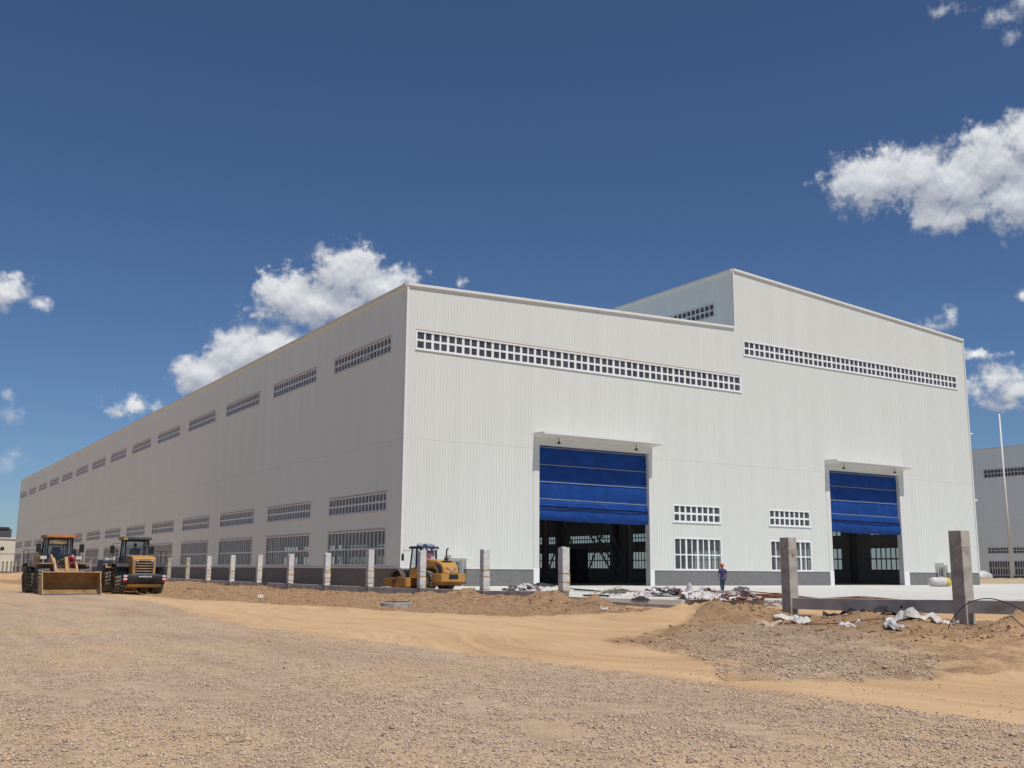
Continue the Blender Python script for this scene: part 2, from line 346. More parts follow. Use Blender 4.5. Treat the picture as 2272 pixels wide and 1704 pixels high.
def stone_mat():
    m = bpy.data.materials.new('loose_stone'); m.use_nodes = True; t = NT(m.node_tree); b = t.n['Principled BSDF']
    b.inputs['Roughness'].default_value = .9; b.inputs['Specular IOR Level'].default_value = .15
    g = t.add('ShaderNodeNewGeometry')
    c = t.ramp(g.outputs['Random Per Island'], [(0, (0.170, 0.155, 0.142)), (.08, (0.340, 0.249, 0.181)), (.4, (0.527, 0.387, 0.280)), (.62, (0.595, 0.456, 0.335)), (.87, (0.663, 0.542, 0.413)), (.97, (0.340, 0.327, 0.318)), (1, (0.680, 0.602, 0.490))])
    c = t.mix(.15, c, (.62, .43, .29, 1)); t.set(b.inputs['Base Color'], c); return m
M_STONE = stone_mat()

# ------------------------------------------------------------------ mesh helpers
class MB:
    def __init__(s): s.v = []; s.f = []; s.m = []
    def add(s, vs, fs, m=0, T=None):
        o = len(s.v)
        for p in vs:
            p = Vector(p)
            s.v.append(tuple(T @ p) if T else tuple(p))
        for f in fs: s.f.append(tuple(i+o for i in f)); s.m.append(m)
        return s
    def box(s, x0, x1, y0, y1, z0, z1, m=0, T=None):
        vs = [(x0, y0, z0), (x1, y0, z0), (x1, y1, z0), (x0, y1, z0), (x0, y0, z1), (x1, y0, z1), (x1, y1, z1), (x0, y1, z1)]
        return s.add(vs, [(0, 3, 2, 1), (4, 5, 6, 7), (0, 1, 5, 4), (1, 2, 6, 5), (2, 3, 7, 6), (3, 0, 4, 7)], m, T)
    def prism(s, pts, a, b, axis='x', m=0, T=None):
        """extrude a closed 2-D outline along an axis from a to b"""
        n = len(pts)
        mk = {'x': lambda p, q: (q, p[0], p[1]), 'y': lambda p, q: (p[0], q, p[1]), 'z': lambda p, q: (p[0], p[1], q)}[axis]
        vs = [mk(p, a) for p in pts]+[mk(p, b) for p in pts]
        fs = [tuple(range(n))[::-1], tuple(range(n, 2*n))]+[(i, (i+1) % n, n+(i+1) % n, n+i) for i in range(n)]
        return s.add(vs, fs, m, T)
    def tube(s, path, r, n=8, m=0, T=None, closed=False):
        path = [Vector(p) for p in path]; rings = []
        rr = r if isinstance(r, (list, tuple)) else [r]*len(path)
        vs = []
        prev = None
        for i, p in enumerate(path):
            d = (path[min(i+1, len(path)-1)]-path[max(i-1, 0)]).normalized()
            a = Vector((0, 0, 1)) if abs(d.z) < .9 else Vector((1, 0, 0))
            u = d.cross(a).normalized() if prev is None else (prev-d*prev.dot(d)).normalized()
            prev = u; v = d.cross(u)
            for k in range(n):
                t = 2*math.pi*k/n; vs.append(p+(u*math.cos(t)+v*math.sin(t))*rr[i])
        fs = [tuple(range(n))[::-1], tuple(range((len(path)-1)*n, len(path)*n))]
        for i in range(len(path)-1):
            for k in range(n):
                a, b2 = i*n+k, i*n+(k+1) % n
                fs.append((a, b2, b2+n, a+n))
        return s.add(vs, fs, m, T)
    def lathe(s, prof, axis='x', n=24, m=0, T=None, c=(0, 0, 0)):
        """prof: (axial, radius) list, revolved"""
        vs = []; fs = []; L = len(prof)
        for k in range(n):
            t = 2*math.pi*k/n
            for a, r in prof:
                q = {'x': (a, r*math.cos(t), r*math.sin(t)), 'z': (r*math.cos(t), r*math.sin(t), a), 'y': (r*math.cos(t), a, r*math.sin(t))}[axis]
                vs.append((q[0]+c[0], q[1]+c[1], q[2]+c[2]))
        for k in range(n):
            for i in range(L-1):
                a = k*L+i; b2 = ((k+1) % n)*L+i
                fs.append((a, a+1, b2+1, b2))
        return s.add(vs, fs, m, T)
    def build(s, name, mats, parent=None, smooth=False, bevel=0., loc=None):
        me = bpy.data.meshes.new(name); me.from_pydata(s.v, [], s.f)
        if not isinstance(mats, (list, tuple)): mats = [mats]
        for q in mats: me.materials.append(q)
        if len(mats) > 1: me.polygons.foreach_set('material_index', s.m)
        bm = bmesh.new(); bm.from_mesh(me); bmesh.ops.recalc_face_normals(bm, faces=bm.faces); bm.to_mesh(me); bm.free()
        if smooth: me.polygons.foreach_set('use_smooth', [True]*len(me.polygons))
        o = bpy.data.objects.new(name, me); COL.objects.link(o)
        if parent: o.parent = parent
        if loc: o.location = loc
        if bevel:
            md = o.modifiers.new('bevel', 'BEVEL'); md.width = bevel; md.segments = 2; md.limit_method = 'ANGLE'; md.angle_limit = R(40)
        return o
def tag(o, label=None, cat=None, group=None, kind=None):
    if label: o['label'] = label
    if cat: o['category'] = cat
    if group: o['group'] = group
    if kind: o['kind'] = kind
    return o
def empty(name, loc, rz=0, **k):
    o = bpy.data.objects.new(name, None); COL.objects.link(o); o.location = loc; o.rotation_euler = (0, 0, rz); o.empty_display_size = .3
    return tag(o, **k)
def bar(p0, p1, w, h, mb, m=0):
    """rectangular bar between two points"""
    p0, p1 = Vector(p0), Vector(p1); d = (p1-p0); L = d.length; d.normalize()
    a = Vector((0, 0, 1)) if abs(d.z) < .95 else Vector((1, 0, 0))
    u = d.cross(a).normalized(); v = u.cross(d)
    T = Matrix((u, v, d)).transposed().to_4x4(); T.translation = p0
    mb.box(-w/2, w/2, -h/2, h/2, 0, L, m, T)

# ------------------------------------------------------------------ factory hall
S = 1.3
XH, XE, LEN = 35.6, 72.32, 225.9
Z_L0, Z_L1, Z_H0, Z_H1 = 23.62, 24.83, 30.72, 28.23
BR = 1.381
BAY, BY0, BW = 16.164, 2.796, 11.79
def bays(n): return [(BY0+BAY*i, BY0+BAY*i+BW) for i in range(n)]
ROWS = [(18.58, 19.92), (5.85, 7.26), (1.57, 4.34)]
B1 = (.84, 36.16, 18.48, 19.97); B2 = (36.76, 70.65, 22.23, 23.67)
P1 = (27.25, 33.0); P2 = (39.42, 45.10); PU = (5.72, 7.22); PL = (1.404, 4.26)
D1 = (12.60, 24.40, 0, 11.66); D2 = (48.2, 59.0, 0, 11.6)
SD1 = (4.15, 5.35, -.1, 2.05); SD2 = (65.0, 66.2, 0, 2.1)

def ribbed_wall(name, horiz, a0, a1, z0, ztop, holes, plane, out, material, parent, pitch=.28, thick=.16):
    """vertical ribbed sheet in the plane x=plane (horiz='y') or y=plane (horiz='x'), facing out (-1/+1)"""
    cuts = []
    n = int(round((a1-a0)/pitch)); p = (a1-a0)/n
    prof = []                      # (u, depth) – groove, flat, small groove, flat
    for i in range(n):
        u = a0+i*p
        prof += [(u, 0.), (u+.012, -.022), (u+.036, -.022), (u+.048, 0.), (u+p*.5, 0.), (u+p*.5+.008, -.008), (u+p*.5+.022, -.008), (u+p*.5+.03, 0.)]
    prof.append((a1, 0.))
    us = [q[0] for q in prof]; extra = sorted({h[0] for h in holes} | {h[1] for h in holes})
    for e in extra:
        if a0 < e < a1: prof.append((e, 0.))
    prof.sort(); mb = MB()
    for (ua, da), (ub, db) in zip(prof[:-1], prof[1:]):
        if ub-ua < 1e-6: continue
        um = (ua+ub)/2
        spans = [(z0, None)]
        for h in holes:
            if h[0]-1e-6 <= um <= h[1]+1e-6:
                ns = []
                for s0, s1 in spans:
                    hi = 1e9 if s1 is None else s1
                    if h[3] <= s0 or h[2] >= hi: ns.append((s0, s1)); continue
                    if h[2] > s0: ns.append((s0, h[2]))
                    if h[3] < hi: ns.append((h[3], s1))
                spans = ns
        for s0, s1 in spans:
            za = ztop(ua) if s1 is None else s1; zb = ztop(ub) if s1 is None else s1
            q = []
            for u_, d_, z_ in ((ua, da, s0), (ub, db, s0), (ub, db, zb), (ua, da, za)):
                o_ = plane+out*d_
                q.append((o_, u_, z_) if horiz == 'y' else (u_, o_, z_))
            mb.add(q, [(0, 1, 2, 3)])
    ob = mb.build(name, material, parent)
    return ob
def liner(name, horiz, a0, a1, z0, ztop, holes, plane, parent, material):
    """flat inner face of the wall with the same openings"""
    xs = sorted({a0, a1} | {h[0] for h in holes} | {h[1] for h in holes}); mb = MB()
    for ua, ub in zip(xs[:-1], xs[1:]):
        um = (ua+ub)/2; spans = [(z0, None)]
        for h in holes:
            if h[0] <= um <= h[1]:
                ns = []
                for s0, s1 in spans:
                    hi = 1e9 if s1 is None else s1
                    if h[3] <= s0 or h[2] >= hi: ns.append((s0, s1)); continue
                    if h[2] > s0: ns.append((s0, h[2]))
                    if h[3] < hi: ns.append((h[3], s1))
                spans = ns
        for s0, s1 in spans:
            za = ztop(ua) if s1 is None else s1; zb = ztop(ub) if s1 is None else s1
            q = [(plane, u_, z_) if horiz == 'y' else (u_, plane, z_) for u_, z_ in ((ua, s0), (ub, s0), (ub, zb), (ua, za))]
            mb.add(q, [(0, 1, 2, 3)])
    return mb.build(name, material, parent)
WCACHE = {}
def window(horiz, a0, a1, z0, z1, plane, out, cols, split, mull, fmat, parent, heavy=None, proud=.035, deep=.20, glass=None, seal=False, open_sash=()):
    """window: frame (ring and bars as one mesh) with its pane as a child"""
    W, H = a1-a0, z1-z0
    key = (horiz, round(W, 3), round(H, 3), out, cols, split, mull, fmat.name, heavy, proud, seal, tuple(open_sash))
    def q(u, d, z): return (out*d, u, z) if horiz == 'y' else (u, out*d, z)
    def bx(mb, u0, u1, d0, d1, zz0, zz1, m=0):
        ys = sorted((out*d0, out*d1))
        if horiz == 'y': mb.box(ys[0], ys[1], u0, u1, zz0, zz1, m)
        else: mb.box(u0, u1, ys[0], ys[1], zz0, zz1, m)
    if key not in WCACHE:
        mb = MB(); e = .09
        bx(mb, -.05, e, -deep, proud, -.05, H+.05); bx(mb, W-e, W+.05, -deep, proud, -.05, H+.05)
        bx(mb, e, W-e, -deep, proud, -.05, e); bx(mb, e, W-e, -deep, proud, H-e, H+.05)
        bx(mb, -.10, W+.10, proud, proud+.05, -.09, -.02)       # sill drip
        if seal: bx(mb, -.04, W+.04, proud, proud+.012, H+.04, H+.09, 1)
        pw = (W-2*e)/cols; hy = e+(H-2*e)*split
        for i in range(1, cols):
            u = e+pw*i; ww = mull if not heavy or i % 2 else heavy
            bx(mb, u-ww/2, u+ww/2, -.12, -.03, e, H-e)
        bx(mb, e, W-e, -.118, -.028, hy-mull*.55, hy+mull*.55)
        for i, j in open_sash:                                   # a top-hung sash pushed outwards
            u0 = e+pw*i+.03; u1 = u0+pw-.06; zt = hy if j == 0 else H-e; hh = (hy-e) if j == 0 else (H-e-hy)
            for s_ in (0, 1):
                k = .0 if s_ == 0 else 1.
            A = q(u0, .0, zt); B_ = q(u1, .0, zt); C_ = q(u1, .35, zt-hh*.9); D_ = q(u0, .35, zt-hh*.9)
            for pa, pb in ((A, B_), (B_, C_), (C_, D_), (D_, A)): bar(pa, pb, .05, .05, mb)
        fo = mb.build('window', [fmat, M_RUST], parent)
        g = MB(); g.add([q(e, -.075, e), q(W-e, -.075, e), q(W-e, -.075, H-e), q(e, -.075, H-e)], [(0, 1, 2, 3)])
        go = g.build('pane', glass or M_GLASS, fo)
        WCACHE[key] = (fo, go)
    else:
        f0, g0 = WCACHE[key]
        fo = f0.copy(); COL.objects.link(fo); fo.parent = parent
        go = g0.copy(); COL.objects.link(go); go.parent = fo
    fo.location = (plane, a0, z0) if horiz == 'y' else (a0, plane, z0)
    return fo

HALL = empty('factory_hall', (0, 0, 0), label='long white ribbed steel factory hall with two raised blue roll-up doors', cat='factory')
lowtop = lambda x: Z_L0+(Z_L1-Z_L0)*x/XH
hightop = lambda x: Z_H0+(Z_H1-Z_H0)*(x-XH)/(XE-XH)
fh_low = [(*B1[:2], B1[2], B1[3]), (12.05, 24.86, 0, 12.27), (P1[0], P1[1], *PU), (P1[0], P1[1], *PL), (4.0, 5.5, 0, 2.15)]
fh_all = [(12.05, 24.86), (47.65, 60.0)]
B1a = [(B1[0], XH, B1[2], B1[3])]; B1b = [(XH, B1[1], B1[2], B1[3])]
lo_holes = B1a+[(12.05, 24.86, -1, 12.27), (P1[0], P1[1], *PU), (P1[0], P1[1], *PL), (4.05, 5.45, -1, 2.12)]
hi_holes = B1b+[(B2[0], B2[1], B2[2], B2[3]), (47.65, 60.0, -1, 12.21), (P2[0], P2[1], *PU), (P2[0], P2[1], *PL), (64.9, 66.3, -1, 2.12)]
ribbed_wall('front_wall', 'x', 0, XH, BR, lowtop, lo_holes, 0., -1, M_CLX, HALL)
ribbed_wall('front_wall', 'x', XH, XE, BR, hightop, hi_holes, 0., -1, M_CLX, HALL)
WB = bays(14)
wholes = [(a, b, r0, r1) for a, b in WB for r0, r1 in ROWS]
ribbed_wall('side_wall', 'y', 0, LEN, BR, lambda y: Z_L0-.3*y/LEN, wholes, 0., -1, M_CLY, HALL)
rholes = [(a, b, r0, r1) for a, b in WB for r0, r1 in ROWS[1:]]+[(a, b, 22.2, 23.6) for a, b in WB]
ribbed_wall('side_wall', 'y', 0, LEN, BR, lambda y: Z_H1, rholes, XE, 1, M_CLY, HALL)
CLB = [(2.75+BAY*i, 14.5+BAY*i) for i in range(14)]
choles = [(a, b, 26.58, 27.92) for a, b in CLB]
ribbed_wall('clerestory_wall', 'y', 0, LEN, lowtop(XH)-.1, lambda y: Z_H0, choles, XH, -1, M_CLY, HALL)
liner('inner_lining', 'x', 0, XH, 0, lambda x: lowtop(x)-.3, lo_holes, .20, HALL, M_LINER)
liner('inner_lining', 'x', XH, XE, 0, lambda x: hightop(x)-.3, hi_holes, .20, HALL, M_LINER)
liner('inner_lining', 'y', 0, LEN, 0, lambda y: Z_L0-.35, wholes, .20, HALL, M_LINER)
liner('inner_lining', 'y', 0, LEN, 0, lambda y: Z_H1-.1, rholes, XE-.20, HALL, M_LINER)
mb = MB()
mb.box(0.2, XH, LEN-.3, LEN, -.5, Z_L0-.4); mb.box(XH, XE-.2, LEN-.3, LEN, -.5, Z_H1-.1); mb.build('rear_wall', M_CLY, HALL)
mb = MB()
mb.add([(.05, .05, Z_L0-.25), (XH, .05, Z_L1-.25), (XH, LEN, Z_L1-.25), (.05, LEN, Z_L0-.42)], [(0, 1, 2, 3)])
mb.build('roof', M_ROOF, HALL)
mb = MB()
mb.add([(XH+.02, .05, Z_H0-.25), (XE-.05, .05, Z_H1-.25), (XE-.05, LEN, Z_H1-.25), (XH+.02, LEN, Z_H0-.25)], [(0, 1, 2, 3)])
mb.build('roof', M_ROOF, HALL)
# coping strips
def coping(pts, parent, w=.22, h=.20):
    mb = MB()
    for a, b in zip(pts[:-1], pts[1:]): bar(a, b, w, h, mb)
    return mb.build('coping', M_TRIM, parent)
coping([(-.06, -.06, Z_L0), (XH-.08, -.06, Z_L1)], HALL)
coping([(XH, -.06, Z_H0), (XE+.06, -.06, Z_H1)], HALL)
coping([(-.06, .05, Z_L0), (-.06, LEN, Z_L0-.3)], HALL)
coping([(XH-.06, .05, Z_H0), (XH-.06, LEN, Z_H0)], HALL)
coping([(XE+.06, .05, Z_H1), (XE+.06, LEN, Z_H1)], HALL)
mb = MB(); mb.box(-.10, .06, -.10, .06, BR, Z_L0-.12); mb.build('corner_trim', M_TRIM, HALL)
mb = MB(); mb.box(XH-.07, XH+.05, -.09, .06, Z_L1+.1, Z_H0-.12); mb.build('corner_trim', M_TRIM, HALL)
mb = MB(); mb.box(XE-.06, XE+.10, -.10, .06, BR, Z_H1-.12); mb.build('corner_trim', M_TRIM, HALL)
for z_ in (9.42, 17.1):
    mb = MB(); mb.box(XE+.05, XE+.60, -.08, .04, z_, z_+.16); mb.build('bracket', M_WHITE, HALL)
# brick plinth and drip flashing
for x0, x1 in ((0.03, 4.0), (5.5, 12.05), (24.86, 47.65), (60.0, 64.85), (66.35, XE-.03)):
    mb = MB(); mb.box(x0, x1, -.045, .19, -.6, BR-.05); mb.build('brick_plinth', M_BRX, HALL)
    mb = MB(); mb.box(x0-.02, x1+.02, -.09, -.01, BR-.05, BR+.035); mb.build('flashing', M_TRIM, HALL)
mb = MB(); mb.box(-.045, .19, .2, LEN, -.8, BR-.05); mb.build('brick_plinth', M_BRY, HALL)
mb = MB(); mb.box(-.09, -.01, -.08, LEN, BR-.05, BR+.035); mb.build('flashing', M_TRIM, HALL)
mb = MB(); mb.box(XE-.19, XE+.045, .2, LEN, -.8, BR-.05); mb.build('brick_plinth', M_BRY, HALL)
# windows
for i, (a, b) in enumerate(WB):
    for k, (r0, r1) in enumerate(ROWS):
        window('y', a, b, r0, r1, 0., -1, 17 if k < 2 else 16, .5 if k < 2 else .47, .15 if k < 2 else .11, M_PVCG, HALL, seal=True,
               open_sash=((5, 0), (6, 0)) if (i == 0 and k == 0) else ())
    for r0, r1 in ((22.2, 23.6), ROWS[1], ROWS[2]):
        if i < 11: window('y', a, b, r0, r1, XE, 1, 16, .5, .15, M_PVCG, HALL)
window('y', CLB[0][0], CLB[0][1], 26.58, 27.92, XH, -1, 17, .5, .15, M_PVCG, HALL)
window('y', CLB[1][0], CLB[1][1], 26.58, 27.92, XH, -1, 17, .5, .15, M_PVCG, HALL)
window('x', B1[0], B1[1], B1[2], B1[3], 0., -1, 50, .5, .15, M_PVC, HALL, heavy=.22, seal=True)
window('x', B2[0], B2[1], B2[2], B2[3], 0., -1, 48, .5, .15, M_PVC, HALL, heavy=.22)
for pr in (P1, P2):
    window('x', pr[0], pr[1], PU[0], PU[1], 0., -1, 8, .5, .17, M_PVC, HALL, heavy=.20)
    window('x', pr[0], pr[1], PL[0], PL[1], 0., -1, 8, .47, .10, M_PVC, HALL, heavy=.20)

def big_door(x0, x1, t0, t1, ztrim, ztop, zs):
    """portal trim, canopy with lamps, blue fabric folding door"""
    mb = MB()
    mb.box(t0, x0, -.05, .55, 0, ztop); mb.box(x1, t1, -.05, .55, 0, ztop); mb.box(t0, t1, -.05, .55, ztop, ztrim-.02)
    mb.build('door_surround', M_SURR, HALL)
    for a_, b_ in ((t0, x0), (x1, t1)):
        mb = MB(); mb.box(a_-.01, b_+.01, -.075, -.052, 0, BR+.03); mb.build('door_plinth', M_PVC, HALL)
    mb = MB()     # canopy: wedge, thick at the wall
    mb.prism([(-.06, ztrim-.02), (-.06, ztrim+.37), (-1.62, ztrim+.30), (-1.62, ztrim+.13)], t0, t1+.0, 'x')
    mb.build('canopy', M_TRIM, HALL)
    for fx in (.16, .81):
        x = t0+(t1-t0)*fx; mb = MB()
        mb.tube([(x, -.75, ztrim+.04), (x, -.75, ztrim-.28)], .025, 6); mb.lathe([(0, .03), (-.10, .09), (-.22, .20), (-.23, .19)], 'z', 10, c=(x, -.75, ztrim-.26))
        mb.build('lamp', M_STEELD, HALL)
    # fabric: flat upper panels bulging between battens, two gathered folds low down
    top, bot = ztop-.05, zs[-1]
    nx, nz = 60, 90; vs = []; fs = []
    for j in range(nz+1):
        z = top+(bot-top)*j/nz
        for i in range(nx+1):
            x = x0+.03+(x1-x0-.06)*i/nx; t = i/nx
            sag = 0.
            d = 0.
            for za, zb in zip(zs[:-1], zs[1:]):
                if zb <= z <= za:
                    s = (za-z)/(za-zb); amp = .05 if za > zs[3] else .16
                    d = amp*math.sin(math.pi*s)**.7
            nz_ = mnoise.noise(Vector((x*.35+z*.5, z*1.1, x1)))*(.03 if z > zs[3] else .07)+(mnoise.noise(Vector((x*1.6+z*2.2, z*2.0, x1)))*.035 if z < zs[3] else 0)
            d += nz_
            if z < zs[4]+.25: d += .10
            zz = z-(.05*math.sin(t*math.pi)+.05*mnoise.noise(Vector((x*.5, 3, x1))) if j == nz else 0)-(.10*t if z < zs[3] else 0)
            vs.append((x, .34-d, zz))
    for j in range(nz):
        for i in range(nx):
            a = j*(nx+1)+i; fs.append((a, a+1, a+nx+2, a+nx+1))
    mb = MB(); mb.add(vs, fs); cur = mb.build('door', M_BLUE, HALL, smooth=True); cur['label'] = 'blue fabric folding door raised halfway'
    for k, z in enumerate(zs[:4]):
        mb = MB(); bar((x0+.03, .26, z), (x1-.03, .26, z-.02-(.10 if k == 3 else 0)), .03, .045, mb); mb.build('batten', mat('batten_grey', (.34, .34, .30), .5), cur)
    mb = MB(); 
    for q in (0, .14): mb.tube([(x0+.02, .14, zs[4]-q), ((x0+x1)/2, .10, zs[4]-.06-q), (x1-.02, .14, zs[4]-.12-q)], .035, 6)
    mb.build('folded_hem', mat('navy_fold', (.008, .02, .09), .6), cur)
big_door(12.60, 24.40, 12.05, 24.86, 12.27, 11.66, [11.52, 10.05, 8.61, 7.19, 6.46, 5.42])
big_door(48.20, 59.15, 47.65, 60.0, 12.21, 11.58, [11.42, 10.0, 8.55, 7.2, 6.45, 5.36])
def side_door(x0, x1, ztop, c0, c1, cz):
    mb = MB(); mb.box(x0-.14, x0, -.07, .3, 0, ztop+.1); mb.box(x1, x1+.14, -.07, .3, 0, ztop+.1); mb.box(x0, x1, -.07, .3, ztop, ztop+.1); mb.build('door_frame', M_TRIM, HALL)
    mb = MB(); mb.box(x0, x1, .12, .17, 0.02, .95); mb.box(x0, x0+.12, .12, .17, .95, ztop); mb.box(x1-.12, x1, .12, .17, .95, ztop); mb.box(x0+.12, x1-.12, .12, .17, ztop-.12, ztop); mb.box((x0+x1)/2-.05, (x0+x1)/2+.05, .11, .17, .95, ztop-.12)
    d = mb.build('side_door', M_PVCG, HALL)
    mb = MB(); mb.add([(x0+.12, .14, .95), (x1-.12, .14, .95), (x1-.12, .14, ztop-.12), (x0+.12, .14, ztop-.12)], [(0, 1, 2, 3)]); mb.build('pane', M_GLASS, d)
    mb = MB(); mb.tube([(x1-.16, .09, 1.0), (x1-.16, .05, 1.0), (x1-.28, .05, 1.0)], .015, 6); mb.build('handle', M_STEELD, d)
    mb = MB(); mb.box(c0, c1, -1.1, -.06, cz, cz+.16); mb.box(c0, c0+.06, -1.1, -.06, cz+.16, cz+.24); mb.build('canopy', M_TRIM, HALL)
side_door(4.2, 5.3, 2.02, 3.75, 5.75, 2.14)
side_door(65.05, 66.15, 2.02, 64.5, 66.7, 2.14)
# floor, columns, crane girders, bracing, stair inside
mb = MB(); mb.box(.19, XE-.19, .19, LEN-.3, -.5, -.012); mb.build('floor', M_FLOOR, HALL)
for i in range(15):
    y = BY0-2.2+BAY*i if i else 1.1
    if y > LEN: break
    for x, hgt in ((.75, 22.6), (XH, 23.8), (XE-.75, 27.2)):
        mb = MB(); mb.box(x-.30, x+.30, y-.06, y+.06, 0, hgt); mb.box(x-.30, x-.24, y-.26, y+.26, 0, hgt); mb.box(x+.24, x+.30, y-.26, y+.26, 0, hgt)
        mb.build('column', M_STEEL, HALL)
for x in (1.5, XH-.9, XH+.9, XE-1.5):
    mb = MB(); mb.box(x-.25, x+.25, .5, LEN-1, 13.6, 14.8); mb.build('crane_girder', M_STEEL, HALL)
mb = MB()
for i in range(7):
    y0 = BY0-2.2+BAY*i; y1 = y0+BAY
    for q in range(2):
        ya, yb = y0+BAY/2*q, y0+BAY/2*(q+1)
        if i in (1, 3, 5): bar((XH, ya, .3), (XH, yb, 13), .14, .14, mb); bar((XH, yb, .3), (XH, ya, 13), .14, .14, mb)
        if i in (0, 2, 4): bar((XE-.75, ya, 8.5), (XE-.75, yb, 14), .12, .12, mb)
mb.build('bracing', M_STEEL, HALL)
mb = MB()
for k in range(26):
    t = k/25; mb.box(XH-2.2, XH-1.3, 16.0+8*t, 16.28+8*t, .1+8.2*t, .14+8.2*t)
for x in (XH-2.2, XH-1.3):
    bar((x, 16.0, .1), (x, 24.2, 8.5), .06, .22, mb); bar((x, 16.0, 1.1), (x, 24.2, 9.5), .05, .05, mb)
    for k in range(0, 26, 5): t = k/25; bar((x, 16.1+8*t, .2+8.2*t), (x, 16.1+8*t, 1.2+8.2*t), .04, .04, mb)
mb.box(XH-2.3, XH-.6, 24.2, 26.2, 8.4, 8.5); mb.build('stair', M_STEEL, HALL)
mb = MB()
for i in range(28):
    y = 4+8.1*i
    bar((.6, y, Z_L0-1.6), (XH-.2, y, Z_L1-1.6), .2, .9, mb); bar((XH+.4, y, Z_H0-1.7), (XE-.6, y, Z_H1-1.6), .2, .9, mb)
mb.build('rafters', M_STEEL, HALL)
# machinery silhouettes standing inside
mb = MB(); mb.box(26.5, 28.0, 14, 15.2, 0, 3.4); mb.build('cabinet', M_STEELD, HALL)

# ------------------------------------------------------------------ second hall on the right
X2 = 150.0
H2 = empty('second_factory_hall', (X2, 0, 0), label='grey shaded factory hall behind the pale pole at the right edge', cat='factory')
def local(o): o.location.x -= X2; return o
h2h = []
for k in range(9):
    b = 49.3-5.15*k; a = b-4.4
    h2h += [(a, b, 1.0, 3.63), (a, b, 5.05, 6.17)]
up2 = [(49.0-13.2*k-12.6, 49.0-13.2*k, 19.6, 21.17) for k in range(4)]
local(ribbed_wall('side_wall', 'y', -20, 58, .92, lambda y: 25.15, h2h+up2, X2, -1, M_CLY2, H2))
for a, b, z0, z1 in h2h:
    local(window('y', a, b, z0, z1, X2, -1, 7 if z0 > 4 else 8, .5, .13, M_PVCG, H2))
for a, b, z0, z1 in up2: local(window('y', a, b, z0, z1, X2, -1, 18, .5, .13, M_PVCG, H2))
mb = MB(); mb.box(X2-.04, X2+.2, -20, 58, -.8, .88); local(mb.build('brick_plinth', M_BRY, H2))
mb = MB(); mb.box(X2-.12, X2+.1, -20, 58, 25.1, 25.35); local(mb.build('coping', M_TRIM, H2))
mb = MB(); mb.box(X2, X2+45, 57.7, 58, -.5, 25.1); mb.box(X2, X2+45, -20, -19.7, -.5, 25.1); mb.box(X2+44.8, X2+45, -19.7, 57.7, -.5, 24); local(mb.build('end_wall', M_CLX, H2))
mb = MB(); mb.box(X2+.02, X2+45, -20, 58, 24.7, 24.9); local(mb.build('roof', M_ROOF, H2))
mb = MB(); mb.box(X2+.3, X2+44.7, -19.6, 57.6, -.5, -.1); local(mb.build('floor', M_FLOOR, H2))

# ------------------------------------------------------------------ terrain
def smoothstep(a, b, x): t = np.clip((x-a)/(b-a), 0, 1); return t*t*(3-2*t)
def vnoise(x, y, seed=0, oct=4, f=1.):
    """value noise, vectorised"""
    out = 0; amp = 1; tot = 0
    for o in range(oct):
        xi = np.floor(x*f).astype(np.int64); yi = np.floor(y*f).astype(np.int64); xf = x*f-xi; yf = y*f-yi
        xf = xf*xf*(3-2*xf); yf = yf*yf*(3-2*yf)
        def h(a, b):
            n = (a*374761393+b*668265263+(seed+o*17)*982451653) & 0x7fffffff
            n = ((n ^ (n >> 13))*1274126177) & 0x7fffffff
            return ((n ^ (n >> 16)) & 0xffff)/65535.
        out = out+amp*((h(xi, yi)*(1-xf)+h(xi+1, yi)*xf)*(1-yf)+(h(xi, yi+1)*(1-xf)+h(xi+1, yi+1)*xf)*yf)
        tot += amp; amp *= .5; f *= 2.03
    return out/tot
def inpoly(x, y, poly):
    c = np.zeros(x.shape, bool); n = len(poly)
    for i in range(n):
        x0, y0 = poly[i]; x1, y1 = poly[(i+1) % n]
        if y0 == y1: continue
        k = ((y0 > y) != (y1 > y)) & (x < (x1-x0)*(y-y0)/(y1-y0)+x0); c ^= k
    return c
G_LINE = [(-34, 30), (-28.5, 6), (-23.9, -12.5), (-24.2, -27.7), (-26.1, -40.4), (-26.5, -45.9), (-26.3, -50.2), (-26.0, -53.1), (-26.0, -55.0), (-25.6, -56.6), (-25.6, -58.6), (-25.5, -60.1), (-25.4, -61.9), (-25.25, -63.0), (-25.3, -66), (-22, -80)]
GRAVEL = [(-200, 60)]+G_LINE+[(-22, -200), (-200, -200)]
SOILN = [(-24.0, 60), (-23.2, 20), (-21.4, 12.4), (-21.6, -18), (-20.7, -24.3), (-17.9, -34.1), (-16.0, -41.0), (-12.1, -40.3), (-8.0, -38.6), (-5.9, -36.6), (-5.9, -30), (-5.9, 60)]
SOILS = [(-3.6, -37.5), (-8, -42), (-16.3, -49.4), (-21.1, -52.7), (-22.7, -57.8), (-24.6, -59.8), (-24.9, -60.6), (-22.0, -61.9), (-20.0, -60.8), (-19.1, -61.0), (-10, -63), (0, -66), (0, -52), (-4.2, -46)]
PATCH = [(-12.5, -47.5), (-20.5, -53.2), (-22.5, -57.8), (-24.5, -60.0), (-22.0, -61.8), (-19.8, -60.2), (-16.5, -58.0), (-13, -54.2), (-10.8, -51)]
